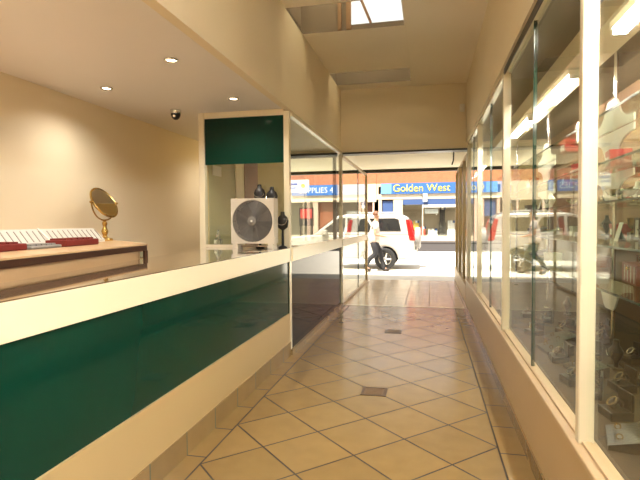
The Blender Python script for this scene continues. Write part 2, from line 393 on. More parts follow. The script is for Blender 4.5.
# street end of the left display box
LEND = shop_front('window_5', END-0.02, (0, 1), 0, 1, (), ()) if False else None
w5 = box_obj('window_5', (-2.55, LX-0.06, END-0.05, END, 2.66, 2.74), DARKM); w5['kind'] = 'structure'
box_obj('pane', (-2.52, LX-0.10, END-0.03, END-0.02, 0.06, 2.66), GLASS, w5)
box_obj('mullion', (LX-0.14, LX-0.08, END-0.06, END, 0.06, 2.66), DARKM, w5)
box_obj('mullion', (-2.55, -2.52, END-0.06, END, 0.0, 2.66), DARKM, w5)
# display box floor, back panel
struct('floor_display.001', (-2.55, LX-0.03, 5.45, END, 0.0, 0.055), POLISH)
pb = struct('wall_display_back.001', (-2.60, -2.55, 5.45, END, 0.0, SOFZ), YELC)
struct('olive_panel', (-2.55, -2.545, 5.47, 6.28, 1.22, 2.6), OLIVE, pb)
struct('redwood_stile', (-2.55, -2.52, 6.58, 7.12, 0.06, 2.7), REDWOOD, pb)
struct('cream_stile', (-2.55, -2.53, 6.28, 6.58, 0.06, 2.7), CREAM, pb)
tag(box_obj('wall_switch', (-2.545, -2.53, 5.56, 5.80, 2.08, 2.20), WHITE), 'small white box on the olive panel behind the fan', 'box')
# end glazing of the display box above the counter (faces the counter)
w6 = struct('window_6', [(-2.56, LX-0.06, 5.37, 5.42, 2.71, 2.778), (-2.56, LX-0.06, 5.37, 5.42, 1.22, 1.25)], CREAMF)
box_obj('post', (-2.62, -2.55, 5.36, 5.44, 0.0, SOFZ-0.001), CREAMF, w6, bevel=0.004)
box_obj('pane', (-2.55, LX-0.06, 5.39, 5.40, 1.25, 2.18), GLASS, w6)
box_obj('green_glass_panel', (-2.55, LX-0.06, 5.385, 5.40, 2.18, 2.71), GREEN, w6)
box_obj('display_ledge', (-2.55, LX-0.06, 5.43, 5.95, 1.195, 1.22), TANW, w6)
box_obj('low_panel', (-2.55, LX-0.06, 5.39, 5.41, 0.0, 1.22), TANW, w6)

# street opening header, shutter guide
struct('trim_4', (LX-0.02, RX+0.05, END-0.02, END+0.22, 2.71, 2.74), DARKM)

# porch side screens
PL = shop_front('window_7', LX, (END+0.06, PORCH), 0.05, 2.66, (PORCH,), (10.9,), mw=0.05, mmat=BRONZE)
box_obj('cream_rail', (LX-0.02, LX+0.02, END+0.06, PORCH, 1.06, 1.19), CREAM, PL)
box_obj('bottom_channel', (LX-0.03, LX+0.03, END, PORCH, 0.0, 0.05), SILL, PL)
PR = shop_front('window_8', GX, (END+0.06, PORCH), 0.40, 2.66, (END+0.1, 9.9, 11.1, PORCH), (10.5, 11.7), mw=0.07, mmat=BRONZE)
struct('plinth', (RX, RX+0.14, END+0.05, PORCH, 0.0, 0.40), PLINTH, PR)
box_obj('back_board', (1.9, 1.95, END+0.2, PORCH, 0, 2.7), YELC, PR)

# verandah over the footpath
va = struct('ceiling_verandah', (-12, 10, END+0.2, 12.75, 2.84, 2.90), mat('verandah_lining', (0.88, 0.82, 0.64), 0.6))
struct('fascia_beam', (-12, 10, 12.70, 12.80, 2.76, 3.06), DARKM, va)

# ------------------------------------------------------------------ the service counter
ct = thing('service_counter', 'long cream service counter with dark green glass front panel', 'counter', (0, 0, 0))
bm = bmesh.new(); bx(bm, LX-0.04, LX, -1.2, 5.36, 0.15, 0.475); bx(bm, LX-0.06, LX-0.04, -1.2, 5.36, 0.15, 1.06)
obj('base_panel', bm, mat('shaded_cream_laminate', (0.50, 0.37, 0.19), 0.3), ct)  # cream laminate darkened; the base's shade is put into its colour
box_obj('green_glass_panel', (LX-0.036, LX-0.012, -1.2, 5.345, 0.476, 1.058), GREEN, ct).name = 'green_glass_panel'
box_obj('panel_end_strip', (LX-0.036, LX-0.006, 5.346, 5.36, 0.476, 1.058), DARKM, ct)
box_obj('fascia', (LX-0.04, LX+0.004, -1.2, 5.36, 1.06, CTZ-0.006), CREAM, ct, bevel=0.003)
bm = bmesh.new(); prism(bm, [(LX+0.004, -1.2), (LX+0.004, 5.36), (-2.50, 5.36), (-2.00, 2.0), (-1.98, -1.2)], CTZ-0.006, CTZ, 'z'); obj('counter_top', bm, TOPM, ct)
bm = bmesh.new(); prism(bm, [(LX-0.07, -1.2), (LX-0.07, 5.355), (-2.46, 5.355), (-1.96, 2.0), (-1.94, -1.2)], 0.0, CTZ-0.0065, 'z'); obj('carcass', bm, TANW, ct)
box_obj('tile_skirting', (LX-0.05, LX+0.006, -1.2, 5.36, 0.0, 0.15), SKIRTM, ct)

# ------------------------------------------------------------------ back desk along the left wall
dk = thing('back_desk', 'tan topped wall desk with dark brown edge behind the counter', 'desk', (0, 0, 0))
DZ = 1.33
poly = [(-2.06, 0.6), (-2.08, 1.9), (-2.33, 3.78), (-3.26, 4.66), (-3.49, 4.68), (-3.49, 0.6)]
bm = bmesh.new(); prism(bm, poly, DZ-0.012, DZ, 'z'); obj('desk_top', bm, TANW, dk)
def inset(pl, d):
    c = Vector((-2.9, 2.4)); return [tuple(Vector(p)+(c-Vector(p)).normalized()*d) for p in pl]
bm = bmesh.new(); prism(bm, inset(poly, 0.004), DZ-0.055, DZ-0.0125, 'z'); obj('edge_rail', bm, BROWN, dk)
bm = bmesh.new(); prism(bm, inset(poly, 0.03), 0.0, DZ-0.0555, 'z'); obj('carcass', bm, TANW, dk)
bm = bmesh.new(); bx(bm, -2.345, -2.318, 3.72, 3.765, 0, DZ-0.0555); obj('end_post', bm, BROWN, dk)
bm = bmesh.new(); bx(bm, -2.318, -2.300, 3.62, 3.66, 0.9, DZ-0.06); obj('chrome_strip', bm, CHROME, dk)

# oval table mirror
mr = thing('table_mirror', 'round brass table mirror tilted on a turned pedestal foot', 'mirror', (-3.20, 4.42, DZ), 0.63)
bm = bmesh.new(); lathe(bm, [(0.075, 0), (0.078, 0.012), (0.07, 0.025), (0.03, 0.034), (0.02, 0.05), (0.026, 0.07), (0.034, 0.095), (0.022, 0.125), (0.016, 0.15), (0.024, 0.165), (0.026, 0.18), (0.014, 0.195), (0.01, 0.21)], 28); obj('pedestal', bm, BRASS, mr, smooth=True)
th = math.radians(52); ph = math.radians(30)
pv = Vector((math.cos(th), math.sin(th), 0)); nn = Vector((math.sin(th)*math.cos(ph), -math.cos(th)*math.cos(ph), math.sin(ph)))
vv = nn.cross(pv).normalized(); MC = Vector((0, 0, 0.385)); R = 0.165
bm = bmesh.new(); tube(bm, [MC+(pv*math.cos(a)*0.185+Vector((0, 0, 1))*math.sin(a)*0.178) for a in [PI+i*PI/18 for i in range(19)]], 0.008, 8); obj('fork', bm, BRASS, mr, smooth=True)
for s in (-1, 1):
    bm = bmesh.new(); lathe(bm, [(0.008, 0.17), (0.013, 0.178), (0.013, 0.2), (0.005, 0.206)], 12, MC, pv*s); obj('pivot_knob', bm, BRASS, mr, smooth=True)
bm = bmesh.new(); tube(bm, [MC+(pv*math.cos(a)+vv*math.sin(a))*R for a in [i*2*PI/40 for i in range(40)]], 0.011, 8, True); obj('rim', bm, BRASS, mr, smooth=True)
bm = bmesh.new(); lathe(bm, [(R-0.004, -0.006), (R-0.004, 0.006)], 40, MC, nn); obj('mirror_plate', bm, MIRROR, mr)

# slanted white display racks on the desk
def rack(name, label, p0, p1):
    p0, p1 = Vector(p0), Vector(p1); d = (p1-p0); L = d.length; ang = math.atan2(d.y, d.x)
    t = thing(name, label, 'display rack', (p0.x, p0.y, DZ), ang, 'white jewellery racks on the desk')
    # local x along the row, local -y... rack rises away from the viewer (towards the wall, +y local)
    bm = bmesh.new(); prism(bm, [(0, 0), (0.0, 0.022), (0.125, 0.130), (0.135, 0.125), (0.135, 0)], 0.0, L-0.006, 'x'); obj('rack_body', bm, mat('rack_pad_grey_white', (0.55, 0.53, 0.49), 0.6), t)
    sl = math.atan2(0.108, 0.125)
    for k in range(11):
        x = 0.05+k*(L-0.1)/10
        bm = bmesh.new(); bx(bm, -0.004, 0.004, 0.012, 0.145, 0.0008, 0.006); bmesh.ops.rotate(bm, verts=bm.verts[:], cent=(0, 0, 0), matrix=Matrix.Rotation(-0.28, 3, 'Z'))
        bmesh.ops.rotate(bm, verts=bm.verts[:], cent=(0, 0, 0), matrix=Matrix.Rotation(sl, 3, 'X'))
        bmesh.ops.translate(bm, verts=bm.verts[:], vec=(x, 0.0, 0.02)); obj('jewellery_slot', bm, mat('rack_slot_grey', (0.27, 0.25, 0.22), 0.6), t)
    bm = bmesh.new(); prism(bm, [(0.02, 0.041), (0.125, 0.131), (0.125, 0.139), (0.02, 0.049)], 0.0, 0.018, 'x'); obj('divider', bm, WHITE, t)
    return t
q0, q1 = Vector((-2.93, 1.95)), Vector((-3.09, 4.27))
names = ['white slanted jewellery rack nearest the camera, left end of the desk', 'white slanted jewellery rack behind the grey tray', 'white slanted jewellery rack beside the brass mirror']
for i in range(3):
    a = q0.lerp(q1, i/3); b = q0.lerp(q1, (i+1)/3); rack('jewellery_rack', names[i], a, b)

def ring_tray(label, x, y, L, Wd, H, m, rz):
    t = thing('ring_tray', label, 'ring tray', (x, y, DZ), rz)
    bm = bmesh.new(); bx(bm, -L/2, L/2, -Wd/2, Wd/2, 0, H); obj('tray', bm, m, t, bevel=0.008)
    for k in range(5):
        bm = bmesh.new(); bx(bm, -L/2+0.03+k*(L-0.06)/5, -L/2+0.03+(k+0.7)*(L-0.06)/5, -Wd/2+0.02, Wd/2-0.02, H, H+0.012); obj('ring_roll', bm, m, t)
    return t
rzd = math.atan2(1.88, -0.25)
ring_tray('red velvet ring tray at the near end of the desk', -2.66, 2.48, 0.62, 0.18, 0.045, RED, rzd)
ring_tray('red velvet ring tray in front of the rack by the mirror', -2.76, 3.42, 0.46, 0.17, 0.05, RED, rzd)
ring_tray('flat grey ring tray between the two red trays', -2.71, 2.98, 0.34, 0.17, 0.022, GREYV, rzd)

# ------------------------------------------------------------------ box fan on the counter
fn = thing('box_fan', 'square white box fan with grey round grille on the counter end', 'fan', (-1.855, 5.12, CTZ))
bm = bmesh.new(); S = 0.244; zc = 0.30
N = 40; outer = []; inner = []
for i in range(N):
    a = 2*PI*i/N; c, s = math.cos(a), math.sin(a); k = min(S/abs(c) if abs(c) > 1e-6 else 9, S/abs(s) if abs(s) > 1e-6 else 9)
    outer.append((c*k, s*k)); inner.append((c*0.226, s*0.226))
for sgn, y in ((0, -0.075), (1, 0.075)):
    o_ = [bm.verts.new((x, y, zc+z)) for x, z in outer]; i_ = [bm.verts.new((x, y, zc+z)) for x, z in inner]
    if sgn == 0: fo, fi = o_, i_
    for k in range(N): bm.faces.new((o_[k], o_[(k+1) % N], i_[(k+1) % N], i_[k]))
for k in range(N):
    bm.faces.new((fo[k], fo[(k+1) % N], o_[(k+1) % N], o_[k])); bm.faces.new((fi[k], fi[(k+1) % N], i_[(k+1) % N], i_[k]))
obj('housing', bm, FANW, fn, bevel=0.003)
bm = bmesh.new()
for r in [0.03+0.0089*i for i in range(22)]: tube(bm, [(math.cos(a)*r, -0.079, zc+math.sin(a)*r) for a in [2*PI*i/36 for i in range(36)]], 0.0026, 4, True)
for k in range(12): tube(bm, [(math.cos(2*PI*k/12)*0.03, -0.078, zc+math.sin(2*PI*k/12)*0.03), (math.cos(2*PI*k/12)*0.226, -0.078, zc+math.sin(2*PI*k/12)*0.226)], 0.002, 4)
obj('grille', bm, FANR, fn)
bm = bmesh.new(); lathe(bm, [(0.052, 0), (0.05, 0.012), (0.02, 0.02)], 24, (0, -0.076, zc), (0, -1, 0)); hub = obj('hub', bm, FANR, fn, smooth=True)
bm = bmesh.new(); lathe(bm, [(0.013, 0.018), (0.011, 0.026)], 16, (0, -0.076, zc), (0, -1, 0)); obj('hub_cap', bm, WHITE, hub)
for k in range(5):
    bm = bmesh.new(); a0 = 2*PI*k/5; vs = []
    for j in range(7):
        r = 0.05+0.165*j/6
        vs.append([bm.verts.new((math.cos(a0+da)*r, -0.02+(da-0.3)*0.10, zc+math.sin(a0+da)*r)) for da in (0.0, 0.3, 0.62+0.15*j/6)])
    for p, q in zip(vs, vs[1:]):
        for i in range(2): bm.faces.new((p[i], p[i+1], q[i+1], q[i]))
    o = obj('blade', bm, FANG, fn); md = o.modifiers.new('solid', 'SOLIDIFY'); md.thickness = 0.004
bm = bmesh.new(); lathe(bm, [(0.224, 0), (0.224, 0.004)], 40, (0, 0.066, zc), (0, 1, 0)); obj('back_guard', bm, FANG, fn)
for s in (-1, 1):
    bm = bmesh.new(); prism(bm, [(s*0.20-0.035, 0), (s*0.20+0.035, 0), (s*0.20+0.025, 0.06), (s*0.20-0.025, 0.06)], -0.075, 0.075, 'y'); obj('foot', bm, FANW, fn, bevel=0.004)
bm = bmesh.new(); bx(bm, -0.17, 0.17, -0.02, 0.02, 0.02, 0.035); obj('foot_bar', bm, CHROME, fn)

# crystal ornament and tray, black busts on the ledge behind the glass
tr = tag(obj('ornament_tray', (lambda b: (bx(b, -2.52, -2.30, 5.46, 5.90, CTZ, CTZ+0.012), b)[1])(bmesh.new()), BLACK, bevel=0.003), 'flat black tray under the crystal ornament', 'tray')
cr = thing('crystal_ornament', 'small clear crystal ornament left of the box fan', 'ornament', (-2.46, 5.52, CTZ+0.012))
bm = bmesh.new(); lathe(bm, [(0.045, 0), (0.05, 0.02), (0.05, 0.07), (0.035, 0.085)], 6); obj('crystal_base', bm, CRYST, cr)
bm = bmesh.new(); lathe(bm, [(0.012, 0.085), (0.03, 0.115), (0.012, 0.15), (0.018, 0.17), (0.004, 0.19)], 6); obj('crystal_top', bm, CRYST, cr)
def bust(label, x, y, h, rz):
    t = thing('necklace_bust', label, 'display bust', (x, y, CTZ), rz, 'black necklace busts beside the fan')
    bm = bmesh.new(); lathe(bm, [(0.05, 0), (0.05, 0.012), (0.015, 0.03), (0.012, h-0.2)], 20); obj('stand', bm, BLACK, t, smooth=True)
    bm = bmesh.new(); lathe(bm, [(0.02, h-0.2), (0.062, h-0.17), (0.075, h-0.10), (0.06, h-0.06), (0.028, h-0.035), (0.024, h), (0.005, h+0.004)], 20)
    bmesh.ops.scale(bm, verts=bm.verts[:], vec=(0.92, 0.6, 1)); obj('torso', bm, BLACKL, t, smooth=True)
    bm = bmesh.new(); tube(bm, [(math.cos(a)*0.056, -0.042-0.004*math.sin(a), h-0.10+math.sin(a)*0.045) for a in [PI+PI*i/12 for i in range(13)]], 0.003, 6); obj('necklace', bm, SILVER, t)
    return t
bust('tall black necklace bust behind the fan, left one', -1.86, 5.31, 0.71, 0.1)
bust('tall black necklace bust behind the fan, right one', -1.715, 5.31, 0.68, -0.1)
bust('low black necklace bust squeezed beside the fan and post', -1.575, 5.25, 0.40, 0.0)

# ------------------------------------------------------------------ soffit downlights and the dome camera
def downlight(label, x, y, z, group='recessed halogen downlights'):
    t = thing('downlight', label, 'ceiling light', (x, y, z), 0, group)
    bm = bmesh.new(); tube(bm, [(math.cos(a)*0.048, math.sin(a)*0.048, -0.006) for a in [2*PI*i/28 for i in range(28)]], 0.008, 6, True); obj('trim_ring', bm, CHROME, t, smooth=True)
    bm = bmesh.new(); lathe(bm, [(0.038, -0.006), (0.036, -0.001)], 24); obj('lamp', bm, BULB, t)
    l = bpy.data.lights.new('halogen', 'SPOT'); l.energy = DOWNLIGHT_W; l.color = (1.0, 0.93, 0.81); l.spot_size = math.radians(150); l.spot_blend = 0.9; l.shadow_soft_size = 0.04
    o = bpy.data.objects.new('halogen', l); COL.objects.link(o); o.parent = t; o.location = (0, 0, -0.03)
    return t
downlight('recessed downlight nearest the bulkhead edge above the counter', -1.965, 3.57, SOFZ)
downlight('recessed downlight nearest the left wall', -2.96, 4.16, SOFZ)
downlight('recessed downlight just in front of the green glass panel', -1.955, 4.81, SOFZ)
for i, (x, y) in enumerate(((-1.95, 2.2), (-2.95, 2.4), (-1.95, 0.8), (-2.95, 0.6), (-2.80, 7.2))):
    downlight('recessed downlight of the soffit row behind the viewer' if y < 3 else 'unseen downlight added behind the green glass header to brighten the left wall', x, y, SOFZ)  # the farthest one is unseen, added to brighten the left wall

dc = thing('dome_camera', 'black dome security camera under the soffit', 'security camera', (-2.79, 5.15, SOFZ))
bm = bmesh.new(); lathe(bm, [(0.055, -0.045), (0.062, -0.03), (0.062, 0)], 28); obj('housing', bm, CHROME, dc, smooth=True)
bm = bmesh.new(); lathe(bm, [(0.004, -0.112), (0.022, -0.108), (0.04, -0.092), (0.052, -0.065), (0.055, -0.0455)], 28); obj('dome', bm, BLACK, dc, smooth=True)
bm = bmesh.new(); lathe(bm, [(0.016, 0), (0.014, 0.012)], 16, (0.01, -0.046, -0.075), (0.1, -0.9, -0.4)); obj('lens', bm, CHROME, dc)
ms = thing('motion_sensor', 'small white motion sensor high on the end wall', 'sensor', (0.55, END, 3.42))
bm = bmesh.new(); bx(bm, -0.04, 0.04, -0.05, 0, -0.07, 0.06); obj('case', bm, WHITE, ms, bevel=0.012)
bm = bmesh.new(); lathe(bm, [(0.025, 0), (0.018, 0.012)], 16, (0, -0.05, -0.02), (0, -1, -0.3)); obj('lens', bm, CARD, ms)
cb = tag(obj('hanging_cable', (lambda b: (tube(b, [(0.42, END+0.26, 2.838), (0.43, END+0.30, 2.72), (0.425, END+0.30, 2.58), (0.40, END+0.30, 2.50)], 0.012, 8), b)[1])(bmesh.new()), BLACK), 'short black cable hanging from the verandah lining', 'cable')

# floor drains set into the tiles
for lab, y in (('square drain cover in the floor nearest the camera', 4.332), ('square drain cover in the floor nearest the street', 6.786)):
    t = thing('floor_drain', lab, 'drain cover', (-0.469, y, 0.0), 0, 'square floor drains')
    bm = bmesh.new()
    for d in ((-0.11, 0.11, -0.11, -0.085), (-0.11, 0.11, 0.085, 0.11), (-0.11, -0.085, -0.085, 0.085), (0.085, 0.11, -0.085, 0.085)): bx(bm, *d, 0.0005, 0.004)
    obj('frame', bm, mat('drain_bronze', (0.07, 0.04, 0.02), 0.4), t)
    bm = bmesh.new(); bx(bm, -0.085, 0.085, -0.085, 0.085, 0.0005, 0.002)
    for k in range(5): bx(bm, -0.07, 0.07, -0.07+k*0.031, -0.057+k*0.031, 0.002, 0.0035)
    obj('grate', bm, mat('drain_grate', (0.15, 0.095, 0.055), 0.5), t)

# ------------------------------------------------------------------ right display: light valance, shelves, stock
vl = thing('light_valance', 'long cream valance board hiding the tubes in the display window', 'valance', (0, 0, 0))
box_obj('front_board', (0.94, 0.955, -2.6, 8.6, 2.575, 2.70), CREAM, vl); box_obj('top_board', (0.94, 1.30, -2.6, 8.6, 2.70, 2.712), CREAM, vl)
for y in (-2.0, 0.5, 3.0, 5.6, 8.2):
    bm = bmesh.new(); tube(bm, [(1.1, y, 2.712), (1.1, y, 2.84)], 0.008, 6); obj('hanger', bm, CHROME, vl)
tl = ['fluorescent tube batten behind the viewer, first pair', 'fluorescent tube batten behind the viewer, second pair', 'fluorescent tube batten at the street end of the valance', 'fluorescent tube batten in the middle bay of the valance', 'fluorescent tube batten seen right of the white mullion']
for lab, (a, b) in zip(tl, ((-2.4, -0.4), (0.1, 2.1), (5.93, 7.12), (4.25, 5.62), (2.62, 3.35))):
    t = thing('fluorescent_batten', lab, 'tube light', (1.10, (a+b)/2, 2.70), 0, 'fluorescent battens'); h = (b-a)/2
    bm = bmesh.new(); bx(bm, -0.03, 0.05, -h, h, -0.05, -0.001); obj('channel', bm, WHITEP, t)
    for k, dx in enumerate((0.0, 0.045)):
        bm = bmesh.new(); tube(bm, [(dx, -h+0.03, -0.068), (dx, h-0.03, -0.068)], 0.014, 10); obj('tube', bm, TUBE, t)
    for e in (-h+0.015, h-0.015): box_obj('end_cap', (-0.02, 0.06, e-0.015, e+0.015, -0.085, -0.05), WHITE, t)

for lab, (a, b) in zip(('unseen fluorescent batten added behind the viewer to brighten the end wall', 'unseen fluorescent batten added above the viewer to brighten the end wall'), ((-1.7, -0.2), (0.1, 1.6))):  # unseen battens, added to lift the high ceiling and end wall
    t = thing('fluorescent_batten', lab, 'tube light', (0.18, (a+b)/2, 3.50), 0, 'added corridor battens'); h = (b-a)/2
    box_obj('channel', (-0.03, 0.075, -h, h, -0.03, 0), WHITEP, t)
    for dx in (0.0, 0.045):
        bm = bmesh.new(); tube(bm, [(dx, -h+0.03, -0.048), (dx, h-0.03, -0.048)], 0.014, 10); obj('tube', bm, TUBE, t)
    for e in (-h+0.015, h-0.015): box_obj('end_cap', (-0.02, 0.065, e-0.015, e+0.015, -0.065, -0.03), WHITE, t)
    for e in (-h*0.7, h*0.7):
        bm = bmesh.new(); tube(bm, [(0.02, e, 0), (0.02, e, CEILZ-3.5)], 0.006, 6); obj('hanger', bm, CHROME, t)

SH = {'top': 2.14, 'second': 1.85, 'middle': 1.615, 'fourth': 1.36, 'lowest': 1.09}
UPY = (1.9, 3.92, 5.94, 7.96)
RACK = []
for i, y in enumerate(UPY):
    pn = ('behind the viewer', 'nearest the white mullion', 'in the middle bay', 'at the street end')[i]
    t = thing('shelf_upright', 'chrome shelf upright %s of the display window' % pn, 'upright', (1.30, y, 0.53), 0, 'chrome shelf uprights')
    bm = bmesh.new(); tube(bm, [(0, 0, 0), (0, 0, 2.16)], 0.014, 10); obj('pole', bm, CHROME, t, smooth=True)
    bm = bmesh.new(); lathe(bm, [(0.035, 0), (0.033, 0.008), (0.016, 0.014)], 16); obj('foot', bm, CHROME, t)
    half = [(0.40, 0.0), (0.40, 0.045), (0.30, 0.055), (0.22, 0.075), (0.165, 0.11), (0.135, 0.155), (0.105, 0.195), (0.07, 0.215)]
    for z, sg in ((2.14, -1), (2.14, 1), (1.85, -1), (1.09, -1)):
        base = z-0.53+(0.002 if sg > 0 else -0.0125)
        P = [(a, base+sg*b) for a, b in half]; P = P+[(-a, b) for a, b in P[::-1]]
        bm = bmesh.new(); prism(bm, P, -0.028, -0.0165, 'x'); obj('shelf_bracket', bm, WHITEP, t)
for nm, z in SH.items():
    for (a, b), bay in zip(((0.5, 1.88), (1.92, 3.90), (3.94, 5.92), (5.96, 7.94)), ('bay behind the viewer', 'bay right of the white mullion', 'bay left of the white mullion', 'bay at the street end')):
        o = box_obj('glass_shelf', (1.02 if nm != 'fourth' else 0.98, 1.86, a, b, z-0.01, z), GLASSD)
        tag(o, '%s glass shelf in the display %s' % (nm, bay), 'glass shelf', 'glass display shelves')
        # polished front edge
        box_obj('front_edge', ((1.012 if nm != 'fourth' else 0.972), (1.0195 if nm != 'fourth' else 0.9795), a, b, z-0.011, z+0.001), GEDGE, o)

# item builders: local origin at the base, front towards -x (the passage)
def it_box(m, w, d, h):
    t = thing('gift_box', '', 'box'); bm = bmesh.new(); bx(bm, -d/2, d/2, -w/2, w/2, 0, h*0.72); obj('box_base', bm, m, t)
    bm = bmesh.new(); bx(bm, -d/2-0.004, d/2+0.004, -w/2-0.004, w/2+0.004, h*0.72, h); obj('lid', bm, m, t)
    bm = bmesh.new(); bx(bm, -d/2-0.006, -d/2-0.0045, -w*0.36, w*0.36, h*0.12, h*0.60); obj('label_panel', bm, CARD, t); return t
def it_bowl(m, r):
    t = thing('silver_bowl', '', 'bowl'); bm = bmesh.new(); lathe(bm, [(r*0.45, 0), (r*0.45, 0.01), (r*0.2, 0.02), (r*0.25, 0.035), (r*0.75, r*0.5), (r, r*0.85), (r*0.96, r*0.85), (r*0.7, r*0.52), (r*0.1, r*0.3)], 28); obj('bowl', bm, m, t, smooth=True); return t
def it_cup(m, h):
    t = thing('trophy_cup', '', 'trophy'); bm = bmesh.new(); bx(bm, -0.04, 0.04, -0.04, 0.04, 0, 0.04); obj('plinth', bm, BLACK, t)
    bm = bmesh.new(); lathe(bm, [(0.035, 0.04), (0.03, 0.05), (0.01, 0.07), (0.012, h*0.4), (0.04, h*0.5), (0.055, h*0.75), (0.06, h), (0.054, h), (0.03, h*0.55)], 24); obj('cup', bm, m, t, smooth=True)
    for s in (-1, 1):
        bm = bmesh.new(); tube(bm, [(0, s*(0.05+0.035*math.sin(a)), h*0.72+0.045*math.cos(a)) for a in [PI*i/8 for i in range(9)]], 0.004, 6); obj('handle', bm, m, t)
    return t
def it_frame(m, w, h):
    t = thing('photo_frame', '', 'photo frame'); bm = bmesh.new(); k = 0.018
    for d in ((-w/2, w/2, 0, k), (-w/2, w/2, h-k, h), (-w/2, -w/2+k, k, h-k), (w/2-k, w/2, k, h-k)): bx(bm, -0.008, 0.008, d[0], d[1], d[2], d[3])
    obj('frame', bm, m, t); bm = bmesh.new(); bx(bm, -0.003, 0.005, -w/2+k, w/2-k, k, h-k); obj('picture', bm, CARD, t)
    bm = bmesh.new(); prism(bm, [(0.008, h*0.6), (0.012, h*0.6), (0.07, 0.0), (0.06, 0.0)], -0.01, 0.01, 'y'); obj('strut', bm, BLACK, t); return t
def it_case(m, w, d, h):
    t = thing('watch_case', '', 'watch case'); bm = bmesh.new(); bx(bm, -d/2, d/2, -w/2, w/2, 0, h); obj('case', bm, m, t, bevel=0.006)
    bm = bmesh.new(); bx(bm, d/2-0.012, d/2, -w/2, w/2, h, h+d*0.8); obj('open_lid', bm, m, t, bevel=0.004)
    bm = bmesh.new(); lathe(bm, [(0.03, 0), (0.03, 0.012)], 20, (-0.01, 0, h+0.03), (-0.7, 0, 0.7)); obj('watch', bm, SILVER, t)
    bm = bmesh.new(); tube(bm, [(-0.01, -0.001, h+0.03+0.0)]+[(0.002+0.03*math.cos(a), 0.0, h+0.018+0.03*math.sin(a)) for a in [PI*1.2-i*PI*1.3/8 for i in range(9)]], 0.009, 6); obj('strap', bm, BLACKL, t); return t
def it_card(m, w, h):
    t = thing('price_card', '', 'price card'); bm = bmesh.new(); bx(bm, -0.004, 0.0, -w/2, w/2, 0, h, rot=Matrix.Rotation(0.25, 3, 'Y')); obj('card', bm, m, t)
    bm = bmesh.new(); prism(bm, [(0.012, 0.0), (0.06, 0.0), (0.02, h*0.7)], -0.008, 0.008, 'y'); obj('easel', bm, BLACK, t); return t
def it_jbox(m, w, d, h):
    t = thing('jewellery_box', '', 'jewellery box'); bm = bmesh.new(); bx(bm, -d/2, d/2, -w/2, w/2, 0, h); obj('body', bm, m, t, bevel=0.005)
    bm = bmesh.new()
    for k in range(4): bx(bm, -d/2-0.003, -d/2-0.0005, -w/2+w*(0.12+0.22*k), -w/2+w*(0.14+0.22*k), h*0.1, h*0.9)
    obj('white_trim', bm, WHITE, t); bm = bmesh.new(); lathe(bm, [(0.012, 0), (0.008, 0.014)], 12, (-d/2-0.001, 0, h*0.75), (-1, 0, 0)); obj('clasp', bm, BRASS, t); return t
def it_bust(m, h):
    t = thing('necklace_bust', '', 'display bust'); bm = bmesh.new(); bx(bm, -0.035, 0.035, -0.05, 0.05, 0, 0.012); obj('stand', bm, m, t)
    bm = bmesh.new(); lathe(bm, [(0.02, 0.012), (0.025, h*0.25), (0.06, h*0.45), (0.07, h*0.62), (0.03, h*0.82), (0.026, h), (0.005, h+0.003)], 18); bmesh.ops.scale(bm, verts=bm.verts[:], vec=(0.6, 1, 1)); obj('torso', bm, m, t, smooth=True)
    bm = bmesh.new(); tube(bm, [(-0.043, math.cos(a)*0.05, h*0.66+math.sin(a)*0.05) for a in [PI+PI*i/10 for i in range(11)]], 0.004, 6); obj('necklace', bm, SILVER, t); return t
def it_tray(m, w, d):
    t = thing('ring_tray', '', 'ring tray'); bm = bmesh.new(); prism(bm, [(-d/2, 0), (-d/2, 0.02), (d/2, 0.07), (d/2, 0)], -w/2, w/2, 'y'); obj('tray', bm, m, t)
    sl = -math.atan2(0.05, d)
    for k in range(4):
        bm = bmesh.new(); tube(bm, [(math.cos(a)*0.011, math.sin(a)*0.0, 0.0)for a in (0,)] + [], 0.002) if False else tube(bm, [(math.cos(a)*0.012, 0, math.sin(a)*0.012) for a in [2*PI*i/14 for i in range(14)]], 0.0028, 5, True)
        x = -d/4+(k % 2)*d/2; bmesh.ops.translate(bm, verts=bm.verts[:], vec=(x, -w/4+(k//2)*w/2, 0.045+x*0.05/d+0.010)); obj('ring', bm, SILVER if k % 2 else BRASS, t)
    return t
GOLD = BRASS
KINDS = {
 'red gift box with white label': lambda: it_box(REDB, 0.17, 0.12, 0.11),
 'white gift box with plain label': lambda: it_box(CARD, 0.16, 0.12, 0.09),
 'dark brown gift box with white label': lambda: it_box(BROWN, 0.18, 0.12, 0.10),
 'shiny silver bowl': lambda: it_bowl(SILVER, 0.10),
 'small silver trophy cup on black plinth': lambda: it_cup(SILVER, 0.17),
 'small gold trophy cup on black plinth': lambda: it_cup(GOLD, 0.16),
 'silver photo frame': lambda: it_frame(SILVER, 0.15, 0.17),
 'dark wood photo frame': lambda: it_frame(BROWN, 0.14, 0.16),
 'open black watch case': lambda: it_case(BLACKL, 0.13, 0.11, 0.045),
 'white price card on an easel': lambda: it_card(CARD, 0.13, 0.13),
 'brown leather jewellery box with white trim': lambda: it_jbox(LEATH, 0.34, 0.18, 0.13),
 'white necklace bust': lambda: it_bust(WHITE, 0.17),
 'black necklace bust': lambda: it_bust(BLACKL, 0.19),
 'grey velvet ring tray': lambda: it_tray(GREYV, 0.20, 0.16),
 'black ring tray': lambda: it_tray(BLACKL, 0.24, 0.18),
}
K = list(KINDS)
PROTO = {}
def put(kind, x, y, z, rz, where):
    lab = '%s %s' % (kind, where)
    grp = kind.split(' with ')[0]+' stock'
    if kind not in PROTO:
        t = KINDS[kind](); PROTO[kind] = t; t.location = (x, y, z); t.rotation_euler = (0, 0, rz); t['label'] = lab; t['group'] = grp
        return t
    return dup(PROTO[kind], (x, y, z), rz, lab, grp)
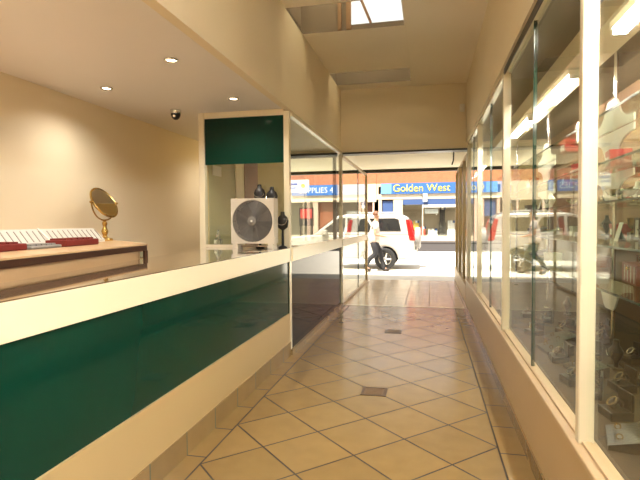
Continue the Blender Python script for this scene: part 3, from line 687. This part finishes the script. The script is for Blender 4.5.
ORD = ('first', 'second', 'third', 'fourth', 'fifth', 'sixth', 'seventh', 'eighth', 'ninth', 'tenth', 'eleventh', 'twelfth', 'thirteenth', 'fourteenth', 'fifteenth', 'sixteenth', 'seventeenth', 'eighteenth', 'nineteenth', 'twentieth', 'last', 'very last')
LAY = {
 'top': [(2.75, 4), (3.10, 7), (3.36, 1), (4.55, 6), (5.05, 0), (6.62, 4), (7.3, 3)],
 'second': [(2.75, 8), (3.02, 2), (3.28, 0), (3.62, 0), (3.80, 12), (4.08, 8), (4.36, 0), (4.75, 1), (5.30, 0), (6.3, 5), (7.0, 6)],
 'middle': [(2.85, 6), (3.10, 8), (3.32, 9), (3.56, 3), (3.80, 2), (4.06, 11), (4.34, 8), (4.65, 13), (5.05, 3), (5.45, 11), (6.4, 9), (7.2, 2)],
 'fourth': [(2.9, 1), (3.12, 14), (3.40, 3), (3.64, 9), (3.84, 4), (4.05, 7), (4.28, 4), (4.60, 8), (5.0, 1), (5.4, 13), (6.3, 13), (7.1, 8)],
 'lowest': [(2.8, 8), (3.10, 0), (3.55, 10), (3.90, 5), (4.30, 10), (4.85, 8), (5.35, 1), (6.4, 14), (7.2, 1)],
}
for nm, lst in LAY.items():
    for i, (y, k) in enumerate(lst):
        put(K[k], 1.50 if 3.7 < y < 4.12 else 1.22+0.14*((i*7) % 3)/2, y, SH[nm]+0.0005, random.uniform(-0.2, 0.2), 'on %s shelf, %s from near end' % (nm, ORD[i]))
# back row
for nm in ('second', 'middle', 'fourth'):
    for i, (y, k) in enumerate([(3.0, 0), (3.35, 12), (3.62, 6), (3.98, 2), (4.25, 0), (4.55, 5), (4.85, 0), (5.2, 12), (5.7, 4)]):
        put(K[k], 1.66, y, SH[nm]+0.0005, 0.0, 'behind others on %s shelf, %s from near end' % (nm, ORD[i]))
# stock on the dark deck
DK = [(0.86, 2.36, 14), (1.42, 2.62, 8), (1.08, 3.10, 8), (1.42, 3.18, 8), (1.10, 3.76, 8), (0.84, 3.16, 8), (1.36, 3.72, 8), (1.2, 3.98, 8), (0.92, 3.95, 14), (1.70, 3.28, 12), (1.14, 4.56, 8), (0.88, 4.48, 8), (1.45, 4.62, 8), (1.10, 5.05, 8), (0.90, 2.66, 8), (1.20, 2.82, 14), (0.88, 2.96, 8), (1.25, 3.20, 8), (0.98, 3.42, 14), (1.50, 2.9, 12), (1.2, 3.55, 12), (1.48, 3.45, 8), (0.88, 3.66, 8), (1.6, 3.9, 14), (1.04, 4.27, 14), (1.35, 4.3, 8), (0.95, 4.75, 8), (1.3, 4.9, 14), (0.98, 5.3, 8), (1.4, 5.5, 12)]
DK.sort(key=lambda a: a[1])
for i, (x, y, k) in enumerate(DK):
    row = 'front' if x < 1.12 else 'back'
    n = sum(1 for a in DK[:i] if ('front' if a[0] < 1.12 else 'back') == row)
    put(K[k], x, y, 0.531, random.uniform(-0.35, 0.35), 'on the dark deck, %s of %s row' % (ORD[n], row))

# ------------------------------------------------------------------ street: parked car
CARP = mat('car_paint_white', (0.46, 0.43, 0.39), 0.25, coat=0.6)
CARG = mat('car_window_dark', (0.015, 0.016, 0.018), 0.05, spec=0.8)
TYRE = mat('tyre_rubber', (0.02, 0.02, 0.02), 0.8)
LAMPR = mat('tail_lamp_red', (0.45, 0.015, 0.015), 0.15)
GREYP = mat('grey_bumper_plastic', (0.30, 0.29, 0.28), 0.5)
car = thing('car', 'white four wheel drive wagon parked across the arcade entrance', 'car', (-0.42, 16.45, -0.004))
HW = 0.86
def arch(xc, r=0.40, zb=0.30, n=10):
    return [(xc+r*math.cos(a), 0.34+r*math.sin(a)) for a in [i*PI/n for i in range(n+1)]]
lower = [(-0.02, 0.42), (0.0, 0.72), (-0.04, 1.02), (-0.06, 1.10), (-3.25, 1.10), (-3.9, 1.04), (-4.38, 0.92), (-4.52, 0.72), (-4.48, 0.36), (-4.2, 0.30)]
lower += [(-3.62-0.40*math.cos(a), 0.34+0.40*math.sin(a)) for a in [i*PI/10 for i in range(11)]]
lower += [(-0.92-0.40*math.cos(a), 0.34+0.40*math.sin(a)) for a in [i*PI/10 for i in range(11)]]
lower += [(-0.3, 0.34)]
bm = bmesh.new(); prism(bm, lower, -HW, HW, 'y'); obj('body', bm, CARP, car, bevel=0.05)
gh = [(-0.07, 1.08), (-0.22, 1.66), (-0.45, 1.76), (-2.15, 1.76), (-2.45, 1.71), (-3.28, 1.08)]
bm = bmesh.new(); A = []
for y, s in ((-HW+0.02, 0), (HW-0.02, 0)):
    A.append([bm.verts.new((x, y*(1-0.15*(z-1.08)/0.68), z)) for x, z in gh])
n = len(gh); bm.faces.new(A[0]); bm.faces.new(A[1][::-1])
for i in range(n): bm.faces.new((A[0][i], A[0][(i+1) % n], A[1][(i+1) % n], A[1][i]))
obj('cabin', bm, CARP, car, bevel=0.05)
def side_win(name, poly, s):
    bm = bmesh.new(); vs = []
    for off in (0.004, 0.014): vs.append([bm.verts.new((x, s*((HW-0.02)*(1-0.15*(z-1.08)/0.68)+off), z)) for x, z in poly])
    n = len(poly); bm.faces.new(vs[0]); bm.faces.new(vs[1][::-1])
    for i in range(n): bm.faces.new((vs[0][i], vs[0][(i+1) % n], vs[1][(i+1) % n], vs[1][i]))
    obj(name, bm, CARG, car)
for s in (-1, 1):
    side_win('quarter_window', [(-0.42, 1.22), (-0.50, 1.58), (-0.62, 1.62), (-1.42, 1.62), (-1.16, 1.22)], s)
    side_win('door_window', [(-1.26, 1.20), (-1.52, 1.62), (-2.12, 1.64), (-2.12, 1.20)], s)
    side_win('door_window', [(-2.2, 1.20), (-2.2, 1.64), (-2.42, 1.62), (-2.98, 1.20)], s)
    bm = bmesh.new(); prism(bm, [(0.015, 0.92), (-0.02, 1.1), (-0.17, 1.58), (-0.28, 1.58), (-0.20, 1.1), (-0.16, 0.92)], s*(HW-0.10) if s > 0 else -HW-0.008, HW+0.008 if s > 0 else -(HW-0.10), 'y'); obj('tail_lamp', bm, LAMPR, car, bevel=0.02)
    bm = bmesh.new(); prism(bm, [(-4.30, 0.74), (-4.30, 0.90), (-4.46, 0.86), (-4.545, 0.74)], s*0.45, s*0.83, 'y'); obj('head_lamp', bm, CRYST, car)
    bm = bmesh.new(); bx(bm, -2.95, -2.75, min(s*0.85, s*1.04), max(s*0.85, s*1.04), 1.12, 1.27); obj('door_mirror', bm, CARP, car, bevel=0.03)
    bm = bmesh.new(); tube(bm, [(-0.5, s*0.66, 1.755), (-0.6, s*0.66, 1.81), (-2.0, s*0.66, 1.81), (-2.1, s*0.66, 1.755)], 0.018, 6); obj('roof_rail', bm, GREYP, car)
    bm = bmesh.new()
    for x in (-1.45, -2.35): bx(bm, x-0.09, x+0.09, min(s*0.86, s*0.89), max(s*0.86, s*0.89), 1.0, 1.04)
    obj('door_handle', bm, GREYP, car)
    for x in (-0.92, -3.62):
        bm = bmesh.new(); lathe(bm, [(0.20, -0.10), (0.31, -0.10), (0.34, -0.07), (0.34, 0.07), (0.31, 0.10), (0.20, 0.10)], 32, (x, s*0.76, 0.344), (0, s, 0)); w = obj('wheel', bm, TYRE, car, smooth=True)
        bm = bmesh.new(); lathe(bm, [(0.205, 0.06), (0.205, 0.104), (0.18, 0.104), (0.175, 0.08)], 28, (x, s*0.76, 0.344), (0, s, 0))
        for k in range(5):
            a = 2*PI*k/5; tube(bm, [(x+0.02*math.cos(a), s*0.868, 0.344+0.02*math.sin(a)), (x+0.19*math.cos(a), s*0.860, 0.344+0.19*math.sin(a))], [0.035, 0.026], 6)
        obj('alloy_rim', bm, SILVER, w)
bm = bmesh.new(); prism(bm, [(-0.5, 0.36), (-0.48, 0.60), (0.06, 0.62), (0.07, 0.42), (-0.02, 0.36)], -HW-0.012, HW+0.012, 'y'); obj('rear_bumper', bm, CARP, car, bevel=0.03)
bm = bmesh.new(); prism(bm, [(-4.05, 0.32), (-4.08, 0.56), (-4.5, 0.62), (-4.60, 0.56), (-4.58, 0.36)], -HW-0.012, HW+0.012, 'y'); obj('front_bumper', bm, GREYP, car, bevel=0.03)
bm = bmesh.new(); lathe(bm, [(0.22, 0), (0.34, 0.02), (0.35, 0.16), (0.30, 0.2), (0.02, 0.21)], 32, (-0.03, 0.1, 0.98), (1, 0, 0)); obj('spare_wheel', bm, GREYP, car, smooth=True)
bm = bmesh.new(); vs = [bm.verts.new(v) for v in ((-0.098, -0.60, 1.22), (-0.098, 0.60, 1.22), (-0.195, 0.56, 1.60), (-0.195, -0.56, 1.60))]; bm.faces.new(vs)
o = obj('rear_window', bm, CARG, car); md = o.modifiers.new('s', 'SOLIDIFY'); md.thickness = 0.012; md.offset = 0
bm = bmesh.new(); vs = [bm.verts.new(v) for v in ((-2.53, -0.60, 1.66), (-2.53, 0.60, 1.66), (-3.22, 0.70, 1.14), (-3.22, -0.70, 1.14))]; bm.faces.new(vs)
o = obj('windscreen', bm, CARG, car); md = o.modifiers.new('s', 'SOLIDIFY'); md.thickness = 0.02; md.offset = 0

# ------------------------------------------------------------------ street: walking person
SKIN = mat('skin', (0.56, 0.30, 0.19), 0.5); HAIR = mat('brown_hair', (0.16, 0.06, 0.025), 0.6)
SHIRT = mat('pale_shirt_cloth', (0.72, 0.62, 0.56), 0.8); TROU = mat('dark_trouser_cloth', (0.022, 0.022, 0.026), 0.8); SHOE = mat('shoe_leather', (0.03, 0.02, 0.015), 0.5)
def skin(name, verts, edges, radii, m, parent, root=0, sub=1):
    me = bpy.data.meshes.new(name); me.from_pydata(verts, edges, []); o = bpy.data.objects.new(name, me); COL.objects.link(o)
    o.parent = parent
    md = o.modifiers.new('skin', 'SKIN'); md.use_smooth_shade = True
    sv = me.skin_vertices[0].data if me.skin_vertices else None
    if sv is None:
        bpy.context.view_layer.objects.active = o; o.select_set(True); bpy.ops.mesh.customdata_skin_add(); sv = me.skin_vertices[0].data
    for i, r in enumerate(radii): sv[i].radius = (r if isinstance(r, tuple) else (r, r)); sv[i].use_root = (i == root)
    if sub: s = o.modifiers.new('sub', 'SUBSURF'); s.levels = sub; s.render_levels = sub
    bpy.context.view_layer.update(); dg = bpy.context.evaluated_depsgraph_get()
    nm = bpy.data.meshes.new_from_object(o.evaluated_get(dg)); o.modifiers.clear(); o.data = nm
    nm.materials.clear(); nm.materials.append(m)
    for p in nm.polygons: p.use_smooth = True
    return o
def person(loc, rz):
    t = thing('person', 'person in pale short sleeved shirt and dark trousers walking past the car', 'person', loc, rz)
    # local: facing +x, z up; joints
    V = []; E_ = []; Rr = []
    def add(p, r, par=None):
        V.append(p); Rr.append(r); i = len(V)-1
        if par is not None: E_.append((par, i))
        return i
    pel = add((0, 0, 0.98), 0.105); sp = add((0.02, 0, 1.14), 0.12, pel); ch = add((0.04, 0, 1.36), 0.135, sp); nk = add((0.06, 0, 1.54), 0.058, ch)
    jaw = add((0.085, 0, 1.63), 0.072, nk); hd = add((0.08, 0, 1.715), 0.095, jaw); add((0.07, 0, 1.77), 0.07, hd)
    legs = {}
    for s, kx, kz, ax, az in ((1, 0.22, 0.55, 0.30, 0.10), (-1, 0.06, 0.53, -0.26, 0.16)):
        h = add((0, s*0.085, 0.88), 0.072, pel); k = add((kx, s*0.10, kz), 0.060, h); c = add(((kx+ax)/2-0.03, s*0.10, (kz+az)/2+0.06), 0.055, k); a = add((ax, s*0.10, az), 0.038, c)
        add((ax+0.15, s*0.105, 0.035 if s > 0 else 0.05), 0.032, a); legs[s] = (h, k, c, a)
    arms = {}
    for s, el, wr in ((1, (-0.12, 0.25, 1.14), (0.06, 0.24, 0.93)), (-1, (0.02, -0.26, 1.13), (0.27, -0.22, 1.08))):
        sh = add((0.04, s*0.19, 1.44), 0.062, ch); e = add(el, 0.043, sh); w = add(wr, 0.029, e)
        d = (Vector(wr)-Vector(el)).normalized(); side = Vector((0, 1, 0)); upv = d.cross(side).normalized()
        pm = add(tuple(Vector(wr)+d*0.06), 0.034, w)
        for k, (off, ln) in enumerate(((-0.03, 0.062), (-0.01, 0.075), (0.01, 0.07), (0.03, 0.055))):
            b = Vector(wr)+d*0.09+side*off; f1 = add(tuple(b), 0.010, pm); f2 = add(tuple(b+d*ln*0.5+upv*0.008), 0.009, f1); add(tuple(b+d*ln*0.8+upv*0.03), 0.008, f2)
        tb = add(tuple(Vector(wr)+d*0.05-side*s*0.035+upv*0.015), 0.011, pm); add(tuple(Vector(wr)+d*0.09-side*s*0.05+upv*0.03), 0.009, tb)
        arms[s] = (sh, e, w)
    body = skin('body', V, E_, Rr, SKIN, t)
    # facial features are part of the skin surface group
    bm = bmesh.new()
    tube(bm, [(0.168, 0, 1.715), (0.188, 0, 1.685), (0.168, 0, 1.675)], [0.006, 0.014, 0.010], 8)
    for s in (-1, 1): lathe(bm, [(0.012, -0.006), (0.022, 0.0), (0.012, 0.008)], 10, (0.06, s*0.088, 1.69), (0, s, 0))
    obj('nose_and_ears', bm, SKIN, t, smooth=True)
    bm = bmesh.new()
    for s in (-1, 1): lathe(bm, [(0.010, 0), (0.006, 0.006)], 10, (0.160, s*0.034, 1.713), (1, s*0.2, 0))
    obj('eyes', bm, BLACK, t)
    bm = bmesh.new(); bx(bm, 0.148, 0.160, -0.022, 0.022, 1.640, 1.648); obj('mouth', bm, mat('lip', (0.35, 0.10, 0.08), 0.5), t)
    bm = bmesh.new(); bmesh.ops.create_uvsphere(bm, u_segments=20, v_segments=12, radius=0.108)
    bmesh.ops.delete(bm, geom=[v for v in bm.verts if v.co.z < -0.03 or (v.co.x > 0.055 and v.co.z < 0.055)], context='VERTS')
    bmesh.ops.translate(bm, verts=bm.verts[:], vec=(0.07, 0, 1.735)); o = obj('hair', bm, HAIR, t, smooth=True); md = o.modifiers.new('s', 'SOLIDIFY'); md.thickness = 0.012
    # clothes
    v = [(0, 0, 0.84), (0.01, 0, 1.0), (0.02, 0, 1.16), (0.04, 0, 1.37), (0.055, 0, 1.52)]; e = [(0, 1), (1, 2), (2, 3), (3, 4)]; r = [0.195, 0.188, 0.175, 0.180, 0.078]
    for s in (1, -1):
        a, b = Vector(V[arms[s][0]]), Vector(V[arms[s][1]]); v += [tuple(a), tuple(a.lerp(b, 0.62))]; e += [(3, len(v)-2), (len(v)-2, len(v)-1)]; r += [0.088, 0.072]
    skin('shirt', v, e, r, SHIRT, t)
    v = [(0, 0, 1.04), (0, 0, 0.95)]; e = [(0, 1)]; r = [0.150, 0.160]
    for s in (1, -1):
        b = len(v); v += [V[i] for i in legs[s]]; q = Vector(V[legs[s][3]]); v.append((q.x-0.01, q.y, q.z-0.045)); e += [(1, b), (b, b+1), (b+1, b+2), (b+2, b+3), (b+3, b+4)]; r += [0.132, 0.088, 0.076, 0.066, 0.066]
    skin('trousers', v, e, r, TROU, t)
    for s in (1, -1):
        a = Vector(V[legs[s][3]]); zt = 0.036 if s > 0 else 0.05
        skin('shoe', [(a.x-0.03, a.y, a.z-0.055 if s > 0 else a.z-0.05), (a.x+0.06, a.y, zt+0.01), (a.x+0.17, a.y, zt)], [(0, 1), (1, 2)], [0.062, 0.060, 0.050], SHOE, t)
    return t
person((-1.62, 15.0, 0.0), 0.15)

# ------------------------------------------------------------------ street: the shops opposite
FY = 38.0
BRICK = brick_mat('orange_brick', (0.44, 0.15, 0.06), (0.37, 0.115, 0.045), (0.40, 0.24, 0.15))
BRICK2 = brick_mat('red_brown_brick', (0.34, 0.12, 0.07), (0.28, 0.09, 0.05), (0.3, 0.2, 0.15))
SBLUE = mat('sign_blue', (0.04, 0.14, 0.42), 0.4); SBLUE2 = mat('sign_light_blue', (0.16, 0.36, 0.72), 0.4); SYEL = mat('sign_yellow', (0.72, 0.60, 0.07), 0.5); SWH = mat('sign_white', (0.85, 0.84, 0.80), 0.5)
CREAMP = mat('cream_shop_paint', (0.70, 0.58, 0.42), 0.7); PINKP = mat('pink_cream_paint', (0.72, 0.50, 0.38), 0.7); SHOPIN = mat('shop_interior_dim', (0.55, 0.45, 0.32), 0.8); BLUEP = mat('poster_blue', (0.05, 0.10, 0.26), 0.6)
def shop(name, label, x0, x1, brick, ztop):
    t = thing(name, label, 'shop building', (0, 0, 0))
    bm = bmesh.new(); bx(bm, x0, x1, FY, FY+0.3, 4.42, ztop); obj('parapet', bm, brick, t)
    bm = bmesh.new(); bx(bm, x0, x1, FY+1.6, FY+1.8, 0.06, 4.42); bx(bm, x0, x1, FY, FY+1.6, 4.2, 4.42); bx(bm, x0, x0+0.15, FY, FY+1.6, 0.06, 4.2); bx(bm, x1-0.15, x1, FY, FY+1.6, 0.06, 4.2); obj('shop_interior', bm, SHOPIN, t)
    return t
# shop with the yellow lettered sign
s1 = shop('shop_building', 'orange brick shop across the street under a blue sign with yellow letters', -3.9, 6.5, BRICK, 7.5)
bm = bmesh.new(); bx(bm, -3.55, 6.3, FY-0.12, FY-0.005, 3.62, 4.42); f1 = obj('fascia_sign', bm, SBLUE, s1)
bm = bmesh.new(); bx(bm, -3.55, -2.75, FY-0.13, FY-0.121, 3.64, 4.40); obj('sign_logo_end', bm, SBLUE2, f1)
text_mesh('sign_lettering', 'Golden West', 0.78, SYEL, f1, (-0.55, FY-0.135, 4.02), ext=0.012, sx=0.98)
bm = bmesh.new(); bx(bm, -3.9, 6.5, FY-0.02, FY+0.02, 3.22, 3.62); obj('transom_band', bm, CREAMP, s1)
for a, b, nm, m in ((-3.9, -3.5, 'pillar', PINKP), (-2.62, -1.92, 'pillar', PINKP), (2.0, 2.3, 'pillar', PINKP), (6.1, 6.5, 'pillar', PINKP)):
    box_obj(nm, (a, b, FY, FY+0.25, 0.06, 3.22), m, s1)
box_obj('doorway_poster', (-3.45, -2.66, FY+0.10, FY+0.13, 1.9, 3.1), BLUEP, s1); box_obj('door', (-3.45, -2.66, FY+0.10, FY+0.14, 0.06, 1.88), BROWN, s1)
box_obj('window_banner', (-1.9, 2.0, FY-0.03, FY-0.01, 2.80, 3.20), BLUEP, s1); box_obj('window_banner_stripe', (-0.4, 2.0, FY-0.04, FY-0.031, 2.58, 2.78), SWH, s1)
box_obj('shop_window', (-1.9, 2.0, FY+0.02, FY+0.03, 0.45, 2.8), GLASS, s1); box_obj('stall_riser', (-1.92, 2.0, FY, FY+0.2, 0.06, 0.45), CREAMP, s1)
box_obj('window_post', (-0.48, -0.40, FY-0.02, FY+0.04, 0.45, 3.6), CREAMP, s1)
box_obj('hanging_notice', (-0.42, -0.10, FY-0.20, FY-0.14, 3.0, 3.6), SWH, s1)
# neighbouring shop on the left
s2 = shop('shop_building', 'cream shop front left of the blue yellow lettered sign', -6.9, -3.92, BRICK, 7.2)
bm = bmesh.new(); bx(bm, -6.9, -3.92, FY-0.02, FY+0.02, 3.05, 4.42); obj('cream_fascia', bm, CREAMP, s2)
for a, b in ((-6.9, -6.6), (-5.0, -4.85), (-4.2, -3.92)): box_obj('pillar', (a, b, FY, FY+0.25, 0.06, 3.05), PINKP, s2)
box_obj('door', (-4.85, -4.2, FY+0.1, FY+0.15, 0.06, 3.0), BROWN, s2)
box_obj('shop_window', (-6.6, -5.0, FY+0.02, FY+0.03, 0.5, 3.05), GLASS, s2); box_obj('stall_riser', (-6.6, -5.0, FY, FY+0.2, 0.06, 0.5), PINKP, s2)
box_obj('window_display', (-6.3, -5.2, FY+0.5, FY+0.7, 0.06, 2.4), SWH, s2)
# further left: blue sign with white letters
s3 = shop('shop_building', 'red brick shop with blue sign and white letters seen through the left glass', -13.5, -6.92, BRICK2, 7.0)
bm = bmesh.new(); bx(bm, -10.6, -6.95, FY-0.12, FY-0.005, 3.62, 4.42); f3 = obj('fascia_sign', bm, SBLUE, s3)
text_mesh('sign_lettering', 'SUPPLIES 4', 0.62, SWH, f3, (-8.6, FY-0.135, 4.0), ext=0.012, sx=0.95)
bm = bmesh.new(); bx(bm, -13.5, -6.92, FY-0.02, FY+0.02, 3.1, 3.62); obj('transom_band', bm, CREAMP, s3)
for a, b in ((-13.5, -13.2), (-11.2, -11.0), (-8.9, -8.5), (-7.1, -6.92)): box_obj('pillar', (a, b, FY, FY+0.25, 0.06, 3.1), PINKP, s3)
box_obj('door', (-8.5, -7.1, FY+0.3, FY+0.35, 0.06, 3.1), LEATH, s3)
box_obj('shop_window', (-13.2, -8.9, FY+0.02, FY+0.03, 0.5, 3.1), GLASS, s3); box_obj('stall_riser', (-13.2, -8.9, FY, FY+0.2, 0.06, 0.5), CREAMP, s3)
hs = thing('hanging_sign', 'white projecting sign with blue marks in front of the brick shop', 'sign', (-9.55, 35.5, 0))
box_obj('sign_board', (-0.95, 0.95, -0.06, 0.06, 3.75, 4.65), SWH, hs); box_obj('blue_bars', (-0.7, 0.1, -0.072, -0.061, 4.25, 4.42), SBLUE, hs); box_obj('blue_bars', (-0.7, 0.0, -0.072, -0.061, 3.98, 4.14), SBLUE, hs)
bm = bmesh.new(); lathe(bm, [(0.16, 0), (0.16, 0.012)], 20, (0.5, -0.06, 4.2), (0, -1, 0)); obj('round_emblem', bm, SYEL, hs)
bm = bmesh.new(); tube(bm, [(-0.9, 0, 0.06), (-0.9, 0, 3.75)], 0.05, 8); obj('post', bm, GREYP, hs)
rs = thing('sandwich_board', 'red topped black sign board on the far footpath', 'sign', (-8.9, 35.8, 0.06))
box_obj('red_panel', (-0.45, 0.45, -0.05, 0.0, 1.75, 2.45), REDB, rs); box_obj('black_frame', (-0.55, 0.55, 0.001, 0.05, 1.2, 2.55), BLACK, rs); box_obj('leg', (-0.5, -0.4, 0, 0.05, 0, 1.2), BLACK, rs); box_obj('leg', (0.4, 0.5, 0, 0.05, 0, 1.2), BLACK, rs)
# right neighbour (seen in reflections)
s4 = shop('shop_building', 'plain cream shop right of the yellow lettered sign', 6.55, 14.0, BRICK2, 7.0)
box_obj('cream_fascia', (6.55, 14.0, FY-0.02, FY+0.02, 3.1, 4.4), CREAMP, s4); box_obj('shop_window', (6.9, 13.6, FY+0.02, FY+0.03, 0.5, 3.1), GLASS, s4)
# goods in the far window
GOODS = [(-1.55, 0.85, 0.55, (0.75, 0.30, 0.05), 'orange stack of goods at the left of the far shop window'), (-0.95, 1.35, 0.5, (0.80, 0.55, 0.10), 'yellow stack of goods in the far shop window'), (-0.42, 0.9, 0.45, (0.60, 0.08, 0.05), 'red stack of goods in the far shop window'), (0.3, 0.75, 0.8, (0.80, 0.78, 0.72), 'white display counter in the far shop window'), (1.66, 1.35, 0.6, (0.78, 0.76, 0.72), 'white cabinet at the right of the far shop window'),
 (1.02, 2.35, 0.5, (0.05, 0.045, 0.04), 'tall black shelf stack in the far shop window')]
for i, (x, h, w, c, lab) in enumerate(GOODS):
    t = thing('shop_display', lab, 'shop display', (x, FY+0.55, 0.06))
    m = mat('goods_%d' % i, c, 0.6)
    box_obj('counter', (-w/2, w/2, 0, 0.4, 0, h*0.6), m, t); box_obj('upper_tier', (-w/2+0.05, w/2-0.05, 0.1, 0.4, h*0.6, h), m, t)
    for k in range(3): box_obj('goods', (-w/2+0.06+k*w/3.2, -w/2+0.06+(k+0.75)*w/3.2, 0.12, 0.3, h, h+0.18), (m, SWH, BLUEP)[k], t)
for x, z, lab in ((0.2, 2.3, 'white notice board high in the far shop window'),):
    o = box_obj('notice_board', (x-0.5, x+0.5, FY+0.25, FY+0.28, z-0.18, z+0.18), SWH); tag(o, lab, 'sign')
